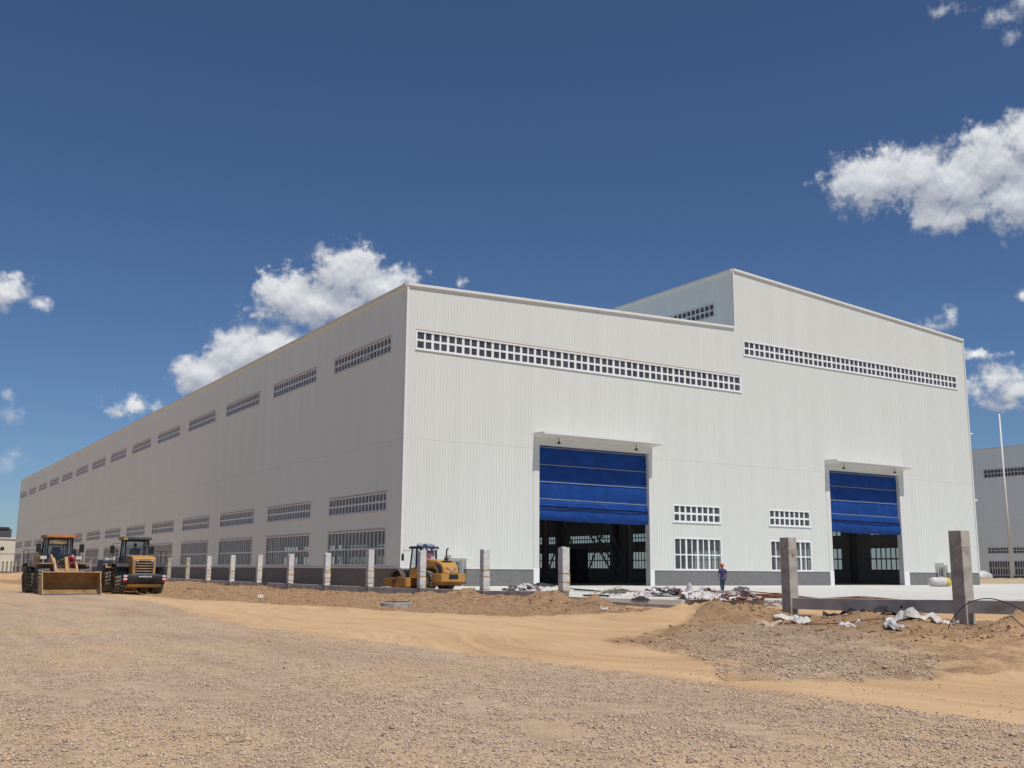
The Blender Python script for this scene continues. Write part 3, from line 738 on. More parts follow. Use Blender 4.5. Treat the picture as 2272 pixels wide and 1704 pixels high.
MOUNDS = [(-8.2, -23.8, .55, 1.0, 1.1), (-8.4, -21.1, .38, 1.3, 1.2), (-8.0, -25.7, .33, 1.0, 1.2), (-8.0, -31.3, .55, 1.1, 1.3), (-8.2, -33.4, .38, 1.0, 1.2), (-8.2, -35.1, .52, .7, .45), (-8.6, -36.6, .34, .9, 1.0), (-8.6, -29.0, .30, 1.0, 1.2),
          (-8.6, -14, .10, 1.2, 2.0), (-8.6, -8.5, .12, 1.2, 1.6), (-8.2, -17.8, .22, 1.0, 1.2), (-8.8, -3, .12, 1.3, 2), (-8.8, 8, .16, 1.4, 3), (-8.8, 24, .22, 1.6, 6), (-10, 60, .45, 2.0, 22), (-10, 110, .8, 3, 30), (-13, 27, .35, 2.2, 3), (-14, 75, .5, 4, 12),
          (-8.0, -42.0, .42, 1.7, 1.1), (-8.2, -43.9, .44, 1.6, 1.2), (-9.0, -45.2, .30, 1.6, 1.0), (-11.0, -43.6, .22, 2.0, 1.6),
          (-7.2, -47.3, .26, 1.0, .7), (-7.0, -48.6, .40, .9, .9), (-6.6, -50.1, .40, .8, .7), (-8.2, -51.3, .30, .9, .8), (-7.6, -54.2, .40, 1.1, 1.3), (-7.2, -55.8, .46, 1.1, 1.2), (-14.5, -50.5, .13, 3.0, 2.6), (-17.5, -55, .08, 2.6, 2.4),
          (100, 15, .9, 9, 5), (118, 25, .8, 12, 4)]
def base_h(x, y):
    z = -.20-.12*smoothstep(-20, -50, y)*smoothstep(-24, -16, x)
    z = z-.10*smoothstep(-62, -75, y)
    z = np.where(x > -4.6, np.minimum(z, -.26), z)
    z = z-.20*np.exp(-((x+6.2)/1.6)**2)*smoothstep(-27, -19, y)
    z = z+(-.10)*smoothstep(20, 120, y)
    return z
def height(x, y):
    z = base_h(x, y)
    nz = vnoise(x, y, 3, 5, .9)-.5
    fine = vnoise(x, y, 9, 4, 3.1)-.5
    for mx_, my_, h, sx_, sy_ in MOUNDS:
        d = ((x-mx_)/sx_)**2+((y-my_)/sy_)**2
        z = z+.85*h*np.exp(-d*1.1)*(1.05+1.3*nz+.9*fine)
    soil = inpoly(x, y, SOILN) | inpoly(x, y, SOILS)
    gr = inpoly(x, y, GRAVEL)
    lump = np.abs(vnoise(x, y, 13, 4, 1.7)-.5)*2
    z = z+np.where(soil, .16*nz+.20*fine-.10*lump, np.where(gr, .06+.05*nz+.02*fine, .05*nz))
    # ruts along the track
    z = z+np.where(~soil & ~gr & (x < -5), .025*np.sin((x+.15*y*0+1.2*vnoise(x, y, 5, 2, .08))*3.4), 0)
    # sink below buildings and slab
    inside = (x > -1.2) & (x < XE+1) & (y > -1) & (y < LEN+1)
    z = np.where(inside, -.62, z)
    return z
def axis(parts):
    out = []
    for a, b, s in parts: out += list(np.arange(a, b, s))
    return np.array(out+[parts[-1][1]])
gx = axis([(-1500, -300, 150), (-300, -90, 15), (-90, -50, 2), (-50, -4, .22), (-4, 8, .6), (8, 160, 4), (160, 400, 30), (400, 2500, 300)])
gy = axis([(-400, -110, 20), (-110, -76, 2), (-76, -6, .22), (-6, 30, .5), (30, 90, 1.5), (90, 300, 7), (300, 800, 50), (800, 3000, 400)])
GX, GY = np.meshgrid(gx, gy)
GZ = height(GX, GY)
nxg, nyg = len(gx), len(gy)
def blur(a, n=2):
    for _ in range(n):
        p = np.pad(a, 1, mode='edge'); a = (p[:-2, 1:-1]+p[2:, 1:-1]+p[1:-1, :-2]+p[1:-1, 2:]+2*a)/6
    return a
grav = blur(inpoly(GX, GY, GRAVEL)*1.0, 12)+.78*blur(inpoly(GX, GY, PATCH)*1.0, 26); grav = np.clip(grav, 0, 1)
sandm = 1.0-inpoly(GX, GY, SOILN)*1.0-inpoly(GX, GY, SOILS)*np.clip(.48+.52*smoothstep(-56, -48, GY), 0, 1); sandm = blur(sandm, 7)
# zone of each quad: 0 soil ground, 1 track, 2 gravel
cx_, cy_ = (GX[:-1, :-1]+GX[1:, 1:])/2, (GY[:-1, :-1]+GY[1:, 1:])/2
zone = np.zeros(cx_.shape, int)
track = ~(inpoly(cx_, cy_, SOILN) | inpoly(cx_, cy_, SOILS)) & ~inpoly(cx_, cy_, GRAVEL) & (cx_ < -4.6) & (cx_ > -60) & (cy_ < 60) & (cy_ > -110)
zone[track] = 1; zone[inpoly(cx_, cy_, GRAVEL)] = 2
idx = np.arange(nxg*nyg).reshape(nyg, nxg)
for zi, nm in ((0, 'ground'), (1, 'dirt_road'), (2, 'gravel_bed')):
    jj, ii = np.where(zone == zi)
    quads = np.stack([idx[jj, ii], idx[jj, ii+1], idx[jj+1, ii+1], idx[jj+1, ii]], 1)
    used, inv = np.unique(quads, return_inverse=True); q = inv.reshape(quads.shape)
    me = bpy.data.meshes.new(nm)
    me.vertices.add(len(used)); co = np.stack([GX.ravel()[used], GY.ravel()[used], GZ.ravel()[used]], 1); me.vertices.foreach_set('co', co.ravel())
    me.loops.add(q.size); me.loops.foreach_set('vertex_index', q.ravel().astype(np.int32))
    me.polygons.add(len(q)); me.polygons.foreach_set('loop_start', np.arange(0, q.size, 4, dtype=np.int32)); me.polygons.foreach_set('loop_total', np.full(len(q), 4, np.int32))
    me.update(); me.validate(); me.polygons.foreach_set('use_smooth', [True]*len(me.polygons))
    for an, arr in (('gravel', grav), ('sand', sandm)):
        a = me.attributes.new(an, 'FLOAT', 'POINT'); a.data.foreach_set('value', arr.ravel()[used].astype(np.float32))
    me.materials.append(M_GROUND)
    o = bpy.data.objects.new(nm, me); COL.objects.link(o); tag(o, kind='structure')
def hz(x, y): return float(height(np.array([float(x)]), np.array([float(y)]))[0])

# apron slab in front of the doors
mb = MB()
mb.prism([(-1.6, -.05), (-1.6, -20), (-4.7, -27.5), (-4.9, -31.0), (-3.0, -35.0), (2, -37.5), (9, -40), (120, -40), (120, 8), (XE+.2, 8), (XE+.2, -.05)], -.5, 0., 'z')
slab = mb.build('concrete_apron', M_SLAB); tag(slab, kind='structure')

# loose stones on the gravel
def stones(name, pts, sizes):
    n = len(pts)
    base = np.array([(1, 0, 0), (-1, 0, 0), (0, 1, 0), (0, -1, 0), (0, 0, 1), (0, 0, -1)], float)
    tri = np.array([(0, 2, 4), (2, 1, 4), (1, 3, 4), (3, 0, 4), (2, 0, 5), (1, 2, 5), (3, 1, 5), (0, 3, 5)])
    V = base[None]*np.ones((n, 1, 1)); V = V*rng.uniform(.55, 1.25, (n, 6, 1))
    V = V+rng.normal(0, .18, V.shape)
    V = V*np.stack([sizes*rng.uniform(.8, 1.5, n), sizes*rng.uniform(.7, 1.2, n), sizes*rng.uniform(.45, .8, n)], 1)[:, None, :]
    a = rng.uniform(0, 6.28, n); ca, sa = np.cos(a)[:, None], np.sin(a)[:, None]
    x = V[:, :, 0]*ca-V[:, :, 1]*sa; y = V[:, :, 0]*sa+V[:, :, 1]*ca; V = np.stack([x, y, V[:, :, 2]], 2)
    V = V+pts[:, None, :]
    F = tri[None]+np.arange(n)[:, None, None]*6
    me = bpy.data.meshes.new(name); me.vertices.add(n*6); me.vertices.foreach_set('co', V.ravel())
    me.loops.add(n*24); me.loops.foreach_set('vertex_index', F.ravel().astype(np.int32)); me.polygons.add(n*8)
    me.polygons.foreach_set('loop_start', np.arange(0, n*24, 3, dtype=np.int32)); me.polygons.foreach_set('loop_total', np.full(n*8, 3, np.int32))
    me.update(); me.materials.append(M_STONE)
    o = bpy.data.objects.new(name, me); COL.objects.link(o); return o
def scatter(n, x0, x1, y0, y1, dens, polys, smin, smax):
    x = rng.uniform(x0, x1, n); y = rng.uniform(y0, y1, n)
    ok = np.zeros(n, bool)
    for p in polys: ok |= inpoly(x, y, p)
    dist = np.hypot(x-CAM.x, y-CAM.y)
    cl = vnoise(x, y, 21, 4, .5)
    ok &= rng.uniform(0, 1, n) < dens(dist)*(.35+1.3*cl)
    ok &= vnoise(x, y, 31, 4, .9) > .30
    x, y = x[ok], y[ok]; z = height(x, y)
    s = rng.uniform(smin, smax, len(x))**1.0*(1+.8*(rng.uniform(0, 1, len(x)) > .985))
    return np.stack([x, y, z+s*.25], 1), s
p1, s1 = scatter(900000, -60, -20, -68, -30, lambda d: np.clip((11/np.maximum(d, 4))**2.2, 0, 1), [GRAVEL], .006, .018)
p2, s2 = scatter(90000, -26, -9, -63, -46, lambda d: np.clip((16/np.maximum(d, 4))**2.0, 0, 1)*.7, [PATCH], .012, .028)
tag(stones('loose_gravel', p1, s1), 'pinkish grey crushed stones strewn over the gravel bed', 'gravel', kind='stuff')
tag(stones('loose_gravel', p2, s2), 'coarser buff stones heaped on the mound before the bare posts', 'gravel', kind='stuff')
# stones spilled over the edge on to the track, and odd pebbles on it
x = rng.uniform(-26.5, -9, 90000); y = rng.uniform(-66, -38, 90000); d = np.hypot(x-CAM.x, y-CAM.y)
lim = np.interp(-y, [38, 45.9, 53, 60, 66], [-26.0, -26.5, -26.0, -25.5, -25.3])
ok = (rng.uniform(0, 1, len(x)) < np.clip((14/d)**2, 0, 1)*(.035+.75*np.exp(-np.maximum(x-lim, 0)/.28)+.25*np.exp(-np.maximum(x-lim, 0)/1.1))*(vnoise(x, y, 41, 3, .6) > .35)) & (x > lim-.3)
x, y = x[ok], y[ok]; s = rng.uniform(.007, .017, len(x))
tag(stones('spilled_stones', np.stack([x, y, height(x, y)+s*.25], 1), s), 'stray pebbles spilled from the gravel edge on to the sandy track', 'gravel', kind='stuff')
# clods of dry soil along the dug strip
x = rng.uniform(-21, -6, 34000); y = rng.uniform(-56, 25, 34000)
ok = (inpoly(x, y, SOILN) | inpoly(x, y, SOILS)) & (rng.uniform(0, 1, 34000) < .25+.75*np.exp(-((x+8)/2.5)**2))
x, y = x[ok], y[ok]; s = rng.uniform(.02, .075, len(x))*rng.uniform(.35, 1, len(x))
cl = stones('soil_clods', np.stack([x, y, height(x, y)+s*.2], 1), s); cl.data.materials[0] = M_DIRTLUMP
tag(cl, 'brown clods scattered over the dug strip along the fence', 'soil', kind='stuff')

# ------------------------------------------------------------------ fence
XF = -5.6
POST_Y = [-29.4+7.56*i for i in range(33)]
FL = empty('concrete_post_fence', (XF, -29.4, 0), label='long row of half wrapped concrete posts joined by a low beam beside the hall', cat='fence')
PS = .37
def post(parent, y, z0, z1, material, ps=PS, org=-29.4, xo=0):
    mb = MB(); mb.box(-ps/2, ps/2, -ps/2, ps/2, z0, z1)
    o = mb.build('post', material, parent, bevel=.012); o.location = (xo, y-org, 0); return o
straps = {0: [.30, .74, 1.15], 1: [.25, .95, 1.26], 2: [.30, .85, 1.2], 3: [.32, .72, 1.2], 4: [.35, .62, 1.0, 1.2], 5: [.35, .8, 1.2], 6: [.38, 1.1], 7: [.4, .7, .95], 8: [.4, .75, 1.0]}
def wrap(p, z0, z1, hs, seed):
    rr = random.Random(seed); mb = MB(); n = 10; h = PS/2+.005; rings = []
    vs = []; fs = []; per = 16
    for j in range(n+1):
        z = z0+(z1-z0)*j/n
        tie = min([abs(z-q) for q in hs]+[9]); fat = h+.014*min(1, tie/.18)
        for k in range(per):
            s = k/per*4; e = int(s); t = s-e
            c = [(-1, -1), (1, -1), (1, 1), (-1, 1), (-1, -1)]
            x = c[e][0]+(c[e+1][0]-c[e][0])*t; y = c[e][1]+(c[e+1][1]-c[e][1])*t
            f = fat+rr.uniform(-.006, .012)*(0 if k % 4 == 0 else 1)
            dz = rr.uniform(-.04, .05) if j in (0, n) else 0
            vs.append((x*f, y*f, z+dz))
    for j in range(n):
        for k in range(per): a = j*per+k; b = j*per+(k+1) % per; fs.append((a, b, b+per, a+per))
    fs.append(tuple(range(n*per, n*per+per)))
    mb.add(vs, fs); wobj = mb.build('plastic_wrap', M_WRAP, p)
    for i, q in enumerate(hs):
        d = rr.uniform(-.07, .07); f = h+.022; m2 = MB(); dd = [0, d, d*1.2, d*.2]
        pts = [(-f, -f, q+dd[0]), (f, -f, q+dd[1]), (f, f, q+dd[2]), (-f, f, q+dd[3]), (-f, -f, q+dd[0]+.01)]
        for a, b in zip(pts[:-1], pts[1:]): bar(a, b, .012, .035, m2)
        m2.build('strap', M_STRAP, p)
    if seed in (3, 4, 5, 0, 8):
        m2 = MB(); bar((h+.03, -h+.02, hs[0]), (h+.03, -h-.0, hs[-1]), .03, .03, m2); m2.build('strap', M_STRAP, p)
for i, y in enumerate(POST_Y):
    top = 2.36+(.12 if i == 3 else 0)-(.05 if i in (9, 10) else 0)
    p = post(FL, y, -.75, top, M_CONCP if i in (9, 10, 12, 14) else M_CONC)
    if i <= 8: wrap(p, [.26, .12, .18, .12, .1, .1, .02, .0, .0][i], top+.03, straps[i], i)
    if i == 3:
        mb = MB(); mb.box(-.13, .16, -.14, .13, top+.02, top+.13); mb.build('mortar_cap', M_CONCP, p)
    if i < len(POST_Y)-1:
        z = [.31, .16, .14, .09, .09, .08, .08, .08, .08, .12][min(i, 9)]; zn = [.31, .16, .14, .09, .09, .08, .08, .08, .08, .12][min(i+1, 9)]
        if i == 0: z = .27
        mb = MB(); L = 7.56-PS; mb.prism([(0, z-.42), (0, z), (L, zn), (L, zn-.42)], -.13, .13, 'x'); bmo = mb.build('beam', M_BEAM, FL, bevel=.01); bmo.location = (0.02, y+29.4+PS/2, 0)
FR = empty('bare_concrete_fence', (XF, -43.96, 0), label='two tall bare concrete posts with low beams in front of the apron', cat='fence')
pa = post(FR, -43.96, -.8, 2.56, M_CONCP, .43, org=-43.96); pb = post(FR, -51.1, -.9, 2.62, M_CONCP, .45, org=-43.96)
mb = MB(); mb.tube([(-.02, -.226, 1.9), (-.02, -.205, 1.9)], .045, 8); mb.build('rusty_plate', M_REBAR, pa)
post(FR, -58.7, -.9, 2.75, M_CONCP, org=-43.96)
for (ya, yb, za, zb) in ((-43.96, -51.1, .355, .46), (-51.1, -58.7, .475, .58), (-58.7, -66.5, .58, .62)):
    mb = MB(); mb.prism([(ya+43.96-PS/2, za-.40), (ya+43.96-PS/2, za), (yb+43.96+PS/2, zb), (yb+43.96+PS/2, zb-.42)], -.13, .13, 'x'); mb.build('beam', M_BEAM, FR, bevel=.01)
mb = MB(); mb.tube([(-.135, -47.4+43.96-1.5, .19), (-.12, -47.4+43.96-1.5, .19)], .05, 8); mb.build('beam_hole_shade', M_DARK, FR)  # dark disc on the beam face, standing in for a hole's shade
# ground beam across the gateway
mb = MB(); mb.prism([(-43.7, -.42), (-43.7, -.10), (-29.7, -.10), (-29.7, -.42)], XF-.13, XF+.13, 'x'); tag(mb.build('gate_ground_beam', M_BEAM), 'low grey concrete beam flush with the soil across the open gateway', 'beam')

# ------------------------------------------------------------------ wheels
def wheel(parent, x, y, r, wd, side, rimc, lugs=22, tread=True):
    prof = [(-wd*.42, r*.52), (-wd*.5, r*.62), (-wd*.5, r*.86), (-wd*.42, r*.95), (-wd*.2, r*.97), (wd*.2, r*.97), (wd*.42, r*.95), (wd*.5, r*.86), (wd*.5, r*.62), (wd*.42, r*.52)]
    wh = empty('wheel', (0, 0, 0)); wh.parent = parent; wh.location = (x, y, r)
    mb = MB(); mb.lathe(prof, 'x', 28); t_ = mb.build('tyre', M_TYRE, wh, smooth=True)
    if tread:
        m2 = MB()
        for k in range(lugs):
            for s in (-1, 1):
                a = 2*math.pi*(k+(.5 if s > 0 else 0))/lugs; ca, sa = math.cos(a), math.sin(a)
                T = Matrix(((1, 0, 0, 0), (0, ca, -sa, 0), (0, sa, ca, 0), (0, 0, 0, 1)))
                vs = []
                for (xx, dy) in ((s*.02, -.06), (s*.02, .04), (s*wd*.50, .12), (s*wd*.50, -.0)):
                    rr_ = r*.955 if abs(xx) < wd*.3 else r*.90
                    vs.append((xx, rr_, dy))
                for (xx, dy) in ((s*.02, -.06), (s*.02, .04), (s*wd*.52, .12), (s*wd*.52, -.0)):
                    rr_ = r*1.0 if abs(xx) < wd*.3 else r*.96
                    vs.append((xx, rr_, dy))
                m2.add(vs, [(0, 1, 2, 3), (4, 5, 6, 7), (0, 1, 5, 4), (1, 2, 6, 5), (2, 3, 7, 6), (3, 0, 4, 7)], 0, T)
        m2.build('tread', M_TREAD, wh)
    m3 = MB(); m3.lathe([(-wd*.40, r*.56), (-wd*.36, r*.50), (side*wd*.10, r*.46), (side*wd*.16, r*.30), (side*wd*.30, r*.26), (side*wd*.32, .001)], 'x', 20); m3.lathe([(wd*.40, r*.56), (wd*.36, r*.50), (side*wd*.10, r*.46)], 'x', 20)
    m3.build('rim', rimc, wh, smooth=False)
    return wh

def wheel_loader(loc, rz, label, roofm, bucket_tilt=0, mark=True, arms_up=0., sun_shade=False):
    V = empty('wheel_loader', loc, rz, label=label, cat='wheel loader', group='wheel loaders parked on the dirt road')
    for x in (-1.09, 1.09):
        for y in (-1.6, 1.6): wheel(V, x, y, .82, .60, 1 if x > 0 else -1, M_YELD)
    # chassis and axles
    mb = MB(); mb.box(-.45, .45, -2.9, .0, .62, 1.15); mb.box(-.42, .42, .15, 2.2, .60, 1.25); mb.tube([(-.9, -1.6, .82), (.9, -1.6, .82)], .19, 10); mb.tube([(-.9, 1.6, .82), (.9, 1.6, .82)], .19, 10)
    mb.box(-.35, .35, -3.3, -2.7, .45, .75); mb.tube([(0, .0, .7), (0, .0, 1.3)], .22, 10); mb.build('chassis', M_YELD, V, bevel=.02)
    # hood
    mb = MB(); mb.prism([(-3.25, 1.12), (-3.25, 2.02), (-3.12, 2.18), (-2.6, 2.27), (-.95, 2.32), (-.95, 1.12)], -.66, .66, 'x', 0); hood = mb.build('hood', M_YEL, V, bevel=.05)
    mb = MB(); mb.box(-.52, .52, -3.27, -3.245, 1.20, 2.05); mb.build('grille_backing', M_DARK, hood)
    mb = MB()
    for k in range(6): mb.box(-.54, .54, -3.31, -3.27, 1.19+.155*k, 1.235+.155*k)
    mb.box(-.58, -.52, -3.30, -3.26, 1.17, 2.06); mb.box(.52, .58, -3.30, -3.26, 1.17, 2.06); mb.build('grille', M_ARM, hood)
    mb = MB(); mb.box(-.47, -.37, -3.34, -3.30, 1.93, 2.03); mb.box(.37, .47, -3.34, -3.30, 1.93, 2.03); mb.build('work_lamp', M_LAMP, hood)
    mb = MB(); mb.tube([(.25, -1.9, 2.3), (.25, -1.9, 2.75), (.25, -1.98, 2.85)], .06, 8); mb.build('exhaust_pipe', M_STEELD, hood)
    # counterweight with marks
    mb = MB(); mb.prism([(-3.62, .95), (-3.66, 1.14), (-3.50, 1.20), (-3.0, 1.18), (-3.0, .62), (-3.35, .58)], -1.2, 1.2, 'x'); cw = mb.build('counterweight', M_CW, V, bevel=.05)
    mb = MB(); mb.prism([(-3.55, .46), (-3.60, .62), (-3.0, .60), (-3.0, .40)], -.95, .95, 'x'); mb.build('tow_frame', M_YELD, cw)
    for s in (-1, 1):
        for k, q in enumerate((M_WHITE, M_RED, M_WHITE, M_RED)):
            m2 = MB(); z1 = 1.13-.085*k; m2.box(s*1.10-.10, s*1.10+.10, -3.675+.0, -3.665+.02, z1-.085, z1); m2.build('reflector', q, cw)
    if mark:
        m2 = MB(); xx = -.34
        for wdt in (.05, .07, .06, .06, .03, .06, .06, .05, .02, .06, .02, .06): m2.box(xx, xx+wdt*.8, -3.674, -3.655, 1.02, 1.075+.012*(wdt > .055)); xx += wdt+.012
        m2.box(-.02, .0, -3.674, -3.655, 1.09, 1.12); m2.build('marking', M_WHITE, cw)
    # fenders
    for s in (-1, 1):
        mb = MB(); x0, x1 = sorted((s*.68, s*1.42))
        mb.prism([(-2.60, 1.62), (-2.2, 1.80), (-1.0, 1.82), (-.7, 1.60), (-.72, 1.56), (-1.0, 1.76), (-2.2, 1.74), (-2.57, 1.57)], x0, x1, 'x'); mb.build('fender', M_CW, V)
        mb = MB(); mb.prism([(.85, 1.55), (1.0, 1.78), (2.2, 1.80), (2.2, 1.75), (1.02, 1.73), (.9, 1.53)], x0, x1, 'x'); mb.build('fender', M_ARM, V)
        mb = MB(); mb.box(min(s*.80, s*1.12), max(s*.80, s*1.12), .82, .98, 2.02, 2.20); mb.tube([(s*.95, .9, 1.75), (s*.95, .9, 2.05)], .03, 6); mb.build('headlight', M_LAMP, V)
        mb = MB()
        for y in (-.95, -.15): mb.tube([(s*1.40, y, .65), (s*1.40, y, 1.9)], .022, 6)
        for z in (.65, 1.0, 1.35): mb.box(min(s*1.18, s*1.40), max(s*1.18, s*1.40), -.95, -.15, z, z+.03)
        mb.tube([(s*1.42, -2.4, 1.8), (s*1.42, -2.4, 2.55), (s*1.42, -1.0, 2.55), (s*1.42, -.95, 1.9)], .02, 6); mb.tube([(s*.85, -.95, 2.55), (s*1.42, -.95, 2.55)], .02, 6)
        mb.tube([(s*1.42, -.15, 1.2), (s*1.42, -.15, 2.3), (s*.85, -.1, 2.35)], .02, 6)
        mb.build('ladder', M_STEELD, V)
        mb = MB(); mb.tube([(s*.78, .45, 3.05), (s*1.18, .55, 3.0), (s*1.18, .55, 2.5)], .018, 6); mb.box(s*1.18-.13, s*1.18+.13, .50, .56, 2.42, 2.90); mb.build('mirror', M_DARK, V)
    # cab
    mb = MB(); mb.prism([(-.95, 1.2), (-.95, 2.30), (-.9, 2.30), (.50, 1.95), (.62, 1.2)], -.74, .74, 'x'); cab = mb.build('cab', M_CW, V, bevel=.03)
    mb = MB()
    for s in (-1, 1):
        bar((s*.70, -.90, 2.28), (s*.66, -.80, 3.22), .10, .10, mb); bar((s*.70, .50, 1.9), (s*.66, .38, 3.22), .10, .09, mb); bar((s*.70, -.15, 2.0), (s*.67, -.15, 3.22), .06, .06, mb)
        bar((s*.70, -.9, 2.3), (s*.70, .5, 2.1), .06, .06, mb)
    bar((-.7, -.88, 3.2), (.7, -.88, 3.2), .08, .08, mb); bar((-.7, .42, 3.2), (.7, .42, 3.2), .08, .08, mb)
    mb.build('pillar', M_DARK, cab)
    mb = MB(); mb.prism([(-1.05, 3.24), (-1.05, 3.34), (-.9, 3.42), (.55, 3.42), (.68, 3.34), (.68, 3.24)], -.82, .82, 'x'); rf = mb.build('cab_roof', roofm, cab, bevel=.03)
    for x in (-.5, .5):
        mb = MB(); mb.box(x-.12, x+.12, .62, .72, 3.30, 3.42); mb.build('roof_lamp', M_YEL, cab)
    mb = MB(); mb.box(-.84, -.62, -1.07, .6, 3.23, 3.37); mb.build('roof_end', M_YEL, cab) if sun_shade else None
    for q in ([(-.66, -.86, 2.33), (.66, -.86, 2.33), (.62, -.78, 3.18), (-.62, -.78, 3.18)], [(-.66, .50, 1.98), (.66, .50, 1.98), (.62, .39, 3.18), (-.62, .39, 3.18)],
              [(-.70, -.84, 2.35), (-.70, .45, 2.1), (-.67, .38, 3.18), (-.67, -.78, 3.18)], [(.70, -.84, 2.35), (.70, .45, 2.1), (.67, .38, 3.18), (.67, -.78, 3.18)]):
        mb = MB(); mb.add(q, [(0, 1, 2, 3)]); mb.build('cab_window', M_GLASSD, cab)
    mb = MB(); mb.box(-.25, .25, -.55, -.05, 2.0, 2.15); mb.box(-.25, .25, -.62, -.52, 2.1, 2.75); mb.build('seat', M_DARK, cab)
    mb = MB(); mb.tube([(0, .35, 2.0), (0, .2, 2.35)], .03, 6); mb.tube([(.19*math.cos(t*.5236), .2+.08*math.sin(t*.5236), 2.37+.17*math.sin(t*.5236)) for t in range(13)], .015, 5); mb.build('steering_wheel', M_DARK, cab)
    # front frame, arms, linkage
    mb = MB()
    for s in (-1, 1): mb.prism([(.35, 1.0), (.55, 2.05), (.85, 2.12), (1.15, 1.9), (2.2, 1.1), (2.2, .75), (.5, .7)], s*.36-.03, s*.36+.03, 'x')
    mb.box(-.36, .36, 1.9, 2.1, .75, 1.15); mb.build('front_frame', M_ARM, V)
    for s in (-1, 1):
        mb = MB(); a = s*.58
        mb.prism([(.72, 2.05), (.80, 2.26), (1.1, 2.28), (2.2, 1.75), (3.05, 1.05), (3.28, .52), (3.18, .34), (2.90, .40), (2.45, .85), (1.8, 1.15), (.85, 1.75)], a-.05, a+.05, 'x'); mb.build('lift_arm', M_ARM, V, bevel=.012)
        mb = MB(); mb.tube([(s*.46, .7, .95), (s*.50, 1.5, 1.15)], .075, 10); mb.tube([(s*.50, 1.5, 1.15), (s*.54, 2.2, 1.45)], .04, 8); mb.build('lift_cylinder', M_ARM, V)
    mb = MB(); mb.tube([(-.58, 2.55, 1.25), (.58, 2.55, 1.25)], .11, 10); mb.box(-.58, .58, 2.35, 2.55, 1.15, 1.5); mb.build('cross_tube', M_ARM, V)
    mb = MB(); mb.prism([(2.2, 1.45), (2.0, 2.05), (2.2, 2.15), (2.75, 1.4), (3.0, .75), (2.85, .68), (2.5, 1.2)], -.08, .08, 'x'); mb.tube([(0, .75, 1.75), (0, 1.5, 1.95)], .085, 10); mb.tube([(0, 1.5, 1.95), (0, 2.1, 2.08)], .045, 8); mb.build('tilt_linkage', M_YEL, V)
    mb = MB()
    for q in (-.22, -.15, .15, .24): mb.tube([(q, .5, 1.7), (q*1.3, .9, 2.15+q*.3), (q*1.1, 1.5, 1.95), (q*.8, 2.1, 1.95), (q*.6, 2.4, 1.6)], .022, 5)
    mb.build('hydraulic_hose', M_DARK, V)
    # bucket: curved shell, opening forwards (+y)
    prof = [(4.30, .06), (3.95, .05), (3.62, .07), (3.42, .18), (3.31, .42), (3.30, .72), (3.40, .97), (3.60, 1.17), (3.86, 1.28)]
    ins = [(p[0]+(.0 if i in (0, 1, 2) else .05), p[1]+(.04 if i < 4 else 0.)) for i, p in enumerate(prof)]
    mb = MB(); mb.prism(prof+ins[::-1], -1.5, 1.5, 'x', 0); bk = mb.build('bucket', M_BUCK, V)
    for s in (-1, 1):
        x0, x1 = (1.5, 1.54) if s > 0 else (-1.54, -1.5); m2 = MB(); m2.prism(prof+[(3.98, 1.14), (4.26, .45), (4.38, .10)], x0, x1, 'x'); m2.build('bucket_side', M_ARM, bk)
    m2 = MB(); m2.prism([(4.22, .035), (4.50, .045), (4.50, .075), (4.22, .13)], -1.54, 1.54, 'x'); m2.build('cutting_edge', M_EDGE, bk)
    m2 = MB(); m2.box(-1.54, 1.54, 3.78, 3.90, 1.275, 1.325); m2.build('bucket_lip', M_ARM, bk)
    return V
zl = -.17
L1 = wheel_loader((-25.7, -10.0, -.2), R(183), 'wheel loader facing forwards with its bucket down and an orange cab roof', M_ORANGE)
L2 = wheel_loader((-21.5, -9.0, -.2), R(-1), 'wheel loader seen from behind with a dark counterweight and red and white reflectors', M_CW, sun_shade=True)
L3 = wheel_loader((-23.3, 6.6, -.22), R(184), 'third wheel loader half hidden behind the forward facing one', M_YEL, mark=False)
for L_ in (L1, L2, L3): L_.scale = (.93, .93, .93)
# coiled red cable hung on the linkage of the front-facing loader
mb = MB(); pts = []
for k in range(160):
    a = k*.42; r_ = .20+.05*math.sin(k*.9); pts.append((r_*math.cos(a)+.03*math.sin(k*1.7), .07*math.sin(k*.37)+.04*math.cos(k*1.1), r_*math.sin(a)*.95))
mb.tube(pts, .017, 4); rc = mb.build('cable_coil', mat('red_cable', (.55, .06, .09), .6), None); rc.location = (-25.7+.36, -10.0-1.75, 1.62); tag(rc, 'tangled red cable coil resting on the arms of the front facing wheel loader', 'cable')

